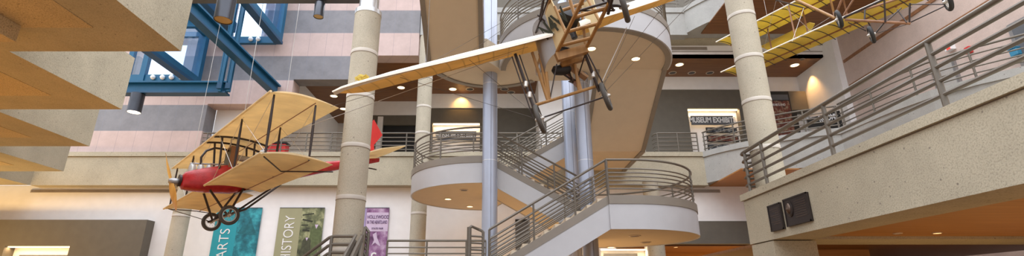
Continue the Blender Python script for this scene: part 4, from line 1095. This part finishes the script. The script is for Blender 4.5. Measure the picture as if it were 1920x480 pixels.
# ---------------- monoplane in the middle
R0 = PD(1045, 100, 9.4)
mono = thing('monoplane', 'open-framed monoplane with ivory wings hanging before the upper landing', 'aircraft', R0)
def mo(nm, bm, mt, smooth=True, par=None):
    return obj(nm, bm, M[mt], par or mono, smooth=smooth) if par is None else obj(nm, bm, M[mt], par, smooth=smooth)
def mono_wing(nm, le_t, le_b, te, dle=9.4, dte=10.7):
    """pixel survey of the wing: nose top edge, nose bottom edge, trailing edge"""
    bm = B(); und = B(); rt, rb, rte = [], [], []
    P_t = [PD(x, y, dle) for x, y in le_t]; P_b = [PD(x, y, dle - .09) for x, y in le_b]; P_e = [PD(x, y, dte) for x, y in te]
    wg = None
    vt = [bm.verts.new(p) for p in P_t]; vb = [bm.verts.new(p) for p in P_b]
    vm = [bm.verts.new(a * .3 + b * .7 + V((0, -.02, .01))) for a, b in zip(P_t, P_b)]
    vback = [bm.verts.new(p + V((0, .2, .0))) for p in P_t]
    for i in range(len(vt) - 1):
        bm.faces.new((vt[i], vt[i + 1], vm[i + 1], vm[i])); bm.faces.new((vm[i], vm[i + 1], vb[i + 1], vb[i])); bm.faces.new((vt[i], vback[i], vback[i + 1], vt[i + 1]))
    nose = mo(nm, bm, 'ivory')
    rows = []
    for k in range(9):
        t = k / 8
        rows.append([und.verts.new(b.lerp(e, t) + V((0, 0, .05 * 4 * t * (1 - t)))) for b, e in zip(P_b, P_e)])
    rows2 = []
    for k in range(9):
        t = k / 8
        rows2.append([und.verts.new((b + (a - b) * .85).lerp(e, t) + V((0, 0, .03 * 4 * t * (1 - t)))) for a, b, e in zip(P_t, P_b, P_e)])
    for rs in (rows, rows2):
        for a, b in zip(rs, rs[1:]):
            for j in range(len(a) - 1): und.faces.new((a[j], a[j + 1], b[j + 1], b[j]))
    skin = mo('wing_skin', und, 'ambr', True, nose)
    return nose
lt = [(622, 171), (640, 162), (662, 155), (700, 144), (733, 134), (800, 117), (870, 99), (960, 77), (1040, 58)]
lb = [(623, 173), (642, 165), (664, 158.5), (701, 148.5), (734, 140.5), (800, 125), (870, 109), (960, 87.5), (1036, 68)]
te = [(625, 174), (640, 175), (660, 175), (690, 172.5), (727, 163), (790, 147), (858, 130), (945, 110), (1012, 94)]
mono_wing('left_wing', lt, lb, te)
lt = [(1085, 40), (1136, 20), (1190, 1), (1240, -20), (1300, -46), (1420, -100)]
lb = [(1088, 50), (1138, 31), (1190, 15.5), (1240, -1), (1300, -25), (1420, -76)]
te = [(1078, 70), (1126, 52), (1182, 29), (1232, 12), (1292, -9), (1400, -50)]
mono_wing('right_wing', lt, lb, te)
# fuselage longerons and cross members
def rod(nm, a, b, r=.022, mt='ash', n=8): return mo(nm, one(tube, [a, b], r, n), mt)
ll0, ll1 = PD(1044, 99, 9.4), PD(1094, -4, 8.3); rl0, rl1 = PD(1097, 94, 9.5), PD(1147, -4, 8.4)
rod('longeron', ll0, ll1, .036); rod('longeron', rl0, rl1, .034)
ul0, ul1 = PD(1024, 26, 9.6), PD(1036, -20, 8.9); ur0, ur1 = PD(1088, 4, 9.7), PD(1096, -25, 9.0)
rod('longeron', ul0, ul1, .028); rod('longeron', ur0, ur1, .028)
for a, b in (((1058, 61, 9.05), (1126, 43, 8.95)), ((1050, 86, 9.3), (1109, 71, 9.25)), ((1076, 33, 8.7), (1140, 14, 8.65)), ((1046, 22, 9.4), (1094, 6, 9.4))):
    rod('cross_member', PD(*a), PD(*b), .034)
for a, b in (((1060, 60, 9.05), (1040, 12, 9.2)), ((1126, 43, 8.95), (1098, -8, 9.2)), ((1078, 32, 8.7), (1066, -6, 8.9)), ((1098, 90, 9.5), (1090, 8, 9.6)), ((1066, -10, 8.8), (1078, 28, 8.72))):
    rod('upright', PD(*a), PD(*b), .026, 'ash')
bm = B(); bar(bm, PD(1043, 108, 9.35), PD(1100, 92, 9.45), .12, .16); mo('engine_bearer', bm, 'ash', False)
bm = B(); bar(bm, PD(1052, 122, 9.6), PD(1098, 108, 9.7), .1, .1); mo('engine_bearer', bm, 'ash', False)
# side panel with registration
pq = [PD(1032, -1, 9.2), PD(1061, 58, 9.2), PD(1044, 97, 9.38), PD(1022, 27, 9.42)]
nrm = (pq[1] - pq[0]).cross(pq[3] - pq[0]).normalized()
if nrm.y > 0: nrm = -nrm
bm = B(); slab3(bm, pq, -nrm * .03); sp_ = mo('side_panel', bm, 'panel', False)
# lettering runs up the panel
cen = (pq[0] + pq[1] + pq[2] + pq[3]) / 4; up_ = ((pq[0] + pq[3]) / 2 - (pq[1] + pq[2]) / 2).normalized(); yd = nrm.cross(up_)
text('lettering', 'N4W', M['ink'], sp_, cen + nrm * .012, .30, .62, ((pq[0] + pq[1]) / 2 - (pq[2] + pq[3]) / 2), up_, bold=.012)
# silver cowl: curved sheet
a0, a1, a2, a3 = PD(1022, 27, 9.42), PD(1044, 97, 9.38), PD(1024, 150, 9.55), PD(1000, 66, 9.7)
bm = B(); rows = []
for i in range(9):
    t = i / 8; row = []
    for j in range(7):
        s = j / 6; p = a0.lerp(a1, t).lerp(a3.lerp(a2, t), s) + V((-.1, -.06, 0)) * (4 * s * (1 - s)); row.append(bm.verts.new(p))
    rows.append(row)
for a, b in zip(rows, rows[1:]):
    for j in range(6): bm.faces.new((a[j], a[j + 1], b[j + 1], b[j]))
mo('metal_cowl', bm, 'alu')
bm = B(); slab3(bm, [PD(1089, 8, 9.5), PD(1111, -4, 9.3), PD(1125, 42, 9.1), PD(1108, 68, 9.3)], V((.02, .02, 0))); mo('side_panel', bm, 'panel', False)
# engine
e = PD(1066, 34, 9.75)
bm = B(); lathe(bm, [(.05, .2), (.19, .16), (.22, .0), (.2, -.2), (.1, -.26)], e, V((.2, -.8, .4)), 20); en = mo('engine_cover', bm, 'tyre_black')
for k in range(5):
    a = 2 * PI * k / 5; c = e + V((math.cos(a) * .2, .1, math.sin(a) * .2)); mo('engine_cylinder', one(lathe, [(.06, 0), (.065, .06), (.06, .12), (.065, .18), (.05, .2)], c, V((math.cos(a), .1, math.sin(a))), 10), 'gunmetal', True, en)
e = PD(1053, 131, 9.7); bm = B(); lathe(bm, [(.02, .2), (.09, .15), (.11, 0), (.09, -.15), (.02, -.2)], e, V((1, .2, .2)), 16); mo('oil_tank', bm, 'tyre_black')
e = PD(1056, 92, 9.6); bm = B(); lathe(bm, [(.15, .02), (.17, 0), (.15, -.02)], e, V((.2, -.3, 1)), 20); mo('exhaust_ring', bm, 'tyre_black')
e = PD(1013, 120, 9.75); bm = B(); lathe(bm, [(.03, .25), (.06, .2), (.065, -.15), (.03, -.25)], e, V((.25, 0, 1)), 12); mo('oil_pump', bm, 'rim')
bm = B(); bar(bm, PD(1064, 122, 9.9), PD(1100, 147, 9.9), .16, .05); mo('skid_plank', bm, 'ash', False)
bm = B(); bar(bm, PD(1062, 138, 9.9), PD(1082, 160, 9.8), .14, .04); mo('skid_plank', bm, 'brownwood', False)
# landing gear
W3, W2 = PD(1012, 223, 9.3), PD(1136, 181, 9.5)
axd = (W2 - W3).normalized()
wax = V((.86, -.42, .28))
wheel('wheel', W2, V((.90, -.38, .24)), .285, mono); wheel('wheel', W3, V((.95, -.27, .26)), .285, mono)
rod('axle', PD(1004, 225, 9.3), PD(1136, 181, 9.5), .016, 'strut')
rod('gear_beam', PD(1004, 197, 9.35), PD(1124, 160, 9.55), .03)
for px, b in (((1012, 100, 9.6), (1029, 190, 9.4)), ((1024, 135, 9.5), (1031, 190, 9.4)), ((998, 98, 9.6), (1027, 188, 9.4)), ((1078, 120, 9.6), (1086, 172, 9.5)), ((1075, 118, 9.8), (1090, 172, 9.5))):
    rod('gear_post', PD(*px), PD(*b), .03)
for px, b, r in (((966, 101, 9.6), (1004, 212, 9.35), .03), ((974, 103, 9.65), (1010, 205, 9.4), .012), ((960, 106, 9.55), (1000, 222, 9.3), .012), ((1096, 98, 9.5), (1124, 172, 9.5), .03), ((1100, 97, 9.45), (1130, 155, 9.45), .014), ((1082, 150, 9.8), (1098, 100, 9.55), .014), ((1040, 128, 9.6), (1078, 154, 9.8), .018), ((1060, 108, 9.6), (1074, 155, 9.8), .014), ((1044, 120, 9.5), (1032, 182, 9.4), .012)):
    rod('gear_leg', PD(*px), PD(*b), r, 'strut')
for px, d in (((986, 158), 9.45), ((993, 178), 9.4), ((1112, 140), 9.5)):
    c = PD(*px, d); bm = B(); lathe(bm, [(.03, -.06), (.042, -.05), (.042, .05), (.03, .06)], c, V((.1, 0, 1)), 12); mo('leg_collar', bm, 'rim')
bm = B(); lathe(bm, [(.02, 0), (.02, .01), (.11, .02), (.11, .03)], PD(1076, 155, 9.8), V((0, 0, 1)), 4); mo('skid_plate', bm, 'strut', False)
# front wheel with fork
W1 = PD(1170, 12, 8.6)
wheel('wheel', W1, V((.93, -.35, .15)), .29, mono, 'tyre', tw=.05)
for px, b, r in (((1145, 10, 8.5), (1170, 12, 8.55), .025), ((1150, 20, 8.5), (1136, -8, 8.4), .022), ((1153, 20, 8.6), (1128, -2, 8.6), .018), ((1152, 20, 8.6), (1082, 20, 8.8), .016), ((1140, 26, 8.6), (1150, -10, 8.3), .03), ((1080, 22, 8.8), (1146, 2, 8.5), .024)):
    rod('fork_strut', PD(*px), PD(*b), r, 'strut')
for px, b in (((1028, -2, 9.0), (1004, 62, 9.5)), ((1018, 0, 9.2), (1008, 58, 9.6)), ((1020, -4, 9.0), (1014, 40, 9.4)), ((1008, 28, 9.4), (1022, 40, 9.4))):
    rod('mast_tube', PD(*px), PD(*b), .016, 'strut')
# bracing wires
for px, b in (((750, 145, 9.8), (1004, 222, 9.35)), ((880, 112, 9.8), (1004, 215, 9.35)), ((620, 200, 9.8), (990, 88, 9.4)), ((870, 105, 9.6), (1020, 2, 9.2)), ((800, 122, 9.6), (1022, -4, 9.2)), ((1190, 30, 9.8), (1124, 178, 9.5)), ((1245, 10, 9.8), (1124, 165, 9.5)), ((1300, 0, 9.8), (1126, 182, 9.5)), ((1060, 60, 9.1), (1110, 72, 9.3))):
    rod('bracing_wire', PD(*px), PD(*b), .004, 'wiredk', 4)
rod('bracing_wire', PD(1175, 52, 9.8), PD(1128, 155, 9.5), .01, 'wire', 6)
rod('bracing_wire', PD(575, 238, 11), PD(960, 100, 9.8), .007, 'wire', 4)
# torn fabric at the wing on the column
bm = B(); rows = []
for i in range(7):
    row = []
    for j in range(5):
        p = PD(666 + i * 4.2, 151 - i * .6 - j * 2.2 * (1 if 0 < i < 6 else .5), 9.5); row.append(bm.verts.new(p + V((0, random.uniform(-.05, .05), random.uniform(-.02, .02)))))
    rows.append(row)
for a, b in zip(rows, rows[1:]):
    for j in range(4): bm.faces.new((a[j], a[j + 1], b[j + 1], b[j]))
mo('loose_fabric', bm, 'yellow', False)
for px in ((1030, 20), (800, 118)): 
    a = PD(*px, 9.5); rod('suspension_cable', a, a + V((0, 0, 6)), .005, 'wiredk', 4)

# ---------------- yellow biplane at upper right
s_ = V((.468, -.884, 0)); a_ = V((.884, .468, 0)); LE0 = V((9.04, 15.6, 8.0))
yb = thing('yellow_biplane', 'pusher biplane with yellow translucent wings at top right', 'aircraft', LE0 + s_ * 3)
def yo(nm, bm, mt, smooth=True, par=None): return obj(nm, bm, M[mt], par or yb, smooth=smooth)
CHY = 1.12
def yel(t0, t1, z, off=0, nm='lower_wing'):
    p0 = LE0 + V((0, 0, z)) + a_ * off
    st = []
    for i in range(9):
        t = t0 + (t1 - t0) * i / 8; st.append((p0 + s_ * t, p0 + s_ * t + a_ * CHY + V((0, 0, .02))))
    bm = B(); wing(bm, st, .07, .02); wg = yo(nm, bm, 'yellow')
    yo('leading_edge', one(tube, [p0 + s_ * t0, p0 + s_ * t1], .024, 8), 'ivory', par=wg)
    yo('rear_spar', one(tube, [p0 + s_ * t0 + a_ * CHY * .72 + V((0, 0, .05)), p0 + s_ * t1 + a_ * CHY * .72 + V((0, 0, .05))], .025, 6), 'brownwood', par=wg)
    t = t0 + .1
    while t < t1:
        pts = [p0 + s_ * t + a_ * CHY * u + V((0, 0, .07 * CHY * 4 * u * (1 - u) * (1.25 - .5 * u) - .025)) for u in [k / 10 * 1.02 for k in range(11)]]
        yo('rib', one(tube, pts, .014, 5), 'strut', par=wg); t += .42
yel(-1.6, 7.5, 0); yel(-1.6, 7.5, 1.25, 0, 'upper_wing')
for t in (-.05, 1.25, 2.5, 3.75, 5.0, 6.3):
    for off in (.03, CHY * .72):
        yo('wing_strut', one(tube, [LE0 + s_ * t + a_ * off, LE0 + s_ * t + a_ * off + V((0, 0, 1.25))], .024, 8), 'brownwood')
# tail surface behind
bm = B(); slab3(bm, [PD(1426, 88, 18.5), PD(1518, 43, 17.2), PD(1528, 45, 17.4), PD(1520, 60, 17.8), PD(1446, 96, 19)], V((0, 0, .03))); yo('tailplane', bm, 'yellow', False)
# booms and undercarriage
for px, b, r, mt in (((1485, -4, 14), (1566, 34, 12.6), .035, 'ash'), ((1455, 0, 14), (1507, 15, 15.5), .02, 'strut'), ((1584, 37, 12.6), (1707, 44, 12.0), .035, 'brownwood'), ((1580, 34, 12.6), (1668, -6, 11.9), .03, 'strut'), ((1584, 30, 12.8), (1690, -4, 12.2), .03, 'brownwood'), ((1622, 15, 12.5), (1621, 40, 12.4), .02, 'strut'), ((1658, -2, 12.2), (1660, 42, 12.2), .02, 'strut'), ((1706, 6, 12.0), (1705, 44, 12.0), .02, 'strut'), ((1660, 42, 12.2), (1690, 15, 12.2), .014, 'strut'), ((1700, 42, 12), (1682, 18, 12.3), .014, 'strut'), ((1707, 42, 12.0), (1770, 12, 11.2), .014, 'strut'), ((1707, 8, 12), (1772, 8, 11.2), .014, 'strut'), ((1642, 62, 12.4), (1658, 43, 12.2), .016, 'strut'), ((1632, 50, 12.4), (1626, 38, 12.4), .016, 'strut'), ((1590, 42, 12.5), (1624, 58, 12.4), .012, 'strut'), ((1563, 22, 12.6), (1556, -5, 12.6), .024, 'ash'), ((1570, 20, 12.6), (1580, -5, 12.4), .024, 'brownwood'), ((1582, 28, 12.5), (1602, -4, 12.2), .02, 'brownwood'), ((1645, 62, 12.4), (1700, 46, 12.1), .008, 'strut')):
    yo('frame_tube', one(tube, [PD(*px), PD(*b)], r, 8), mt)
for c, d, r, ax in (((1573, 36), 12.5, .235, (.84, -.5, .12)), ((1634, 65), 12.3, .225, (.8, -.58, .1)), ((1777, 2), 11.1, .235, (.82, -.55, .1))):
    wheel('wheel', PD(*c, d), V(ax), r, yb, 'tyre_black')
for px, b in (((1485, 78, 14.2), (1507, 15, 15)), ((1430, 100, 15.5), (1455, 2, 14.5)), ((1485, 78, 14.2), (1560, 30, 12.7)), ((1520, 58, 14.0), (1460, 2, 14.5))): yo('bracing_wire', one(tube, [PD(*px), PD(*b)], .005, 4), 'wire')
for t in (0.5, 4.5): 
    a = LE0 + s_ * t + V((0, 0, 1.25)); yo('suspension_cable', one(tube, [a, a + V((0, 0, 5))], .005, 4), 'wire')

# ================================================================= LIGHTING
WARM = (1, .58, .22)
area('lobby_fill_left', (-13, 9, FL + .2), (PI, 0, 0), 9, 260, (1, .46, .07), 14)  # this and the next two: unseen lamps added low to warm the undersides
area('lobby_fill_right', (10, 8, FL + .2), (PI, 0, 0), 6, 70, WARM, 10)
area('lobby_fill_stairs', (2, 18.5, FL + .2), (PI, 0, 0), 6, 125, (1, .60, .26), 6)
area('wall_fill', (-22, 18.5, FL + .3), (math.radians(150), 0, 0), 6, 420, (1, .62, .22), 2)  # added unseen lamp that yellows the left end of the white wall
area('low_room_fill', (11, 24.3, FL + .3), (PI, 0, 0), 8, 120, WARM, 3)  # added upward fill under the low wood ceiling, no fixture there
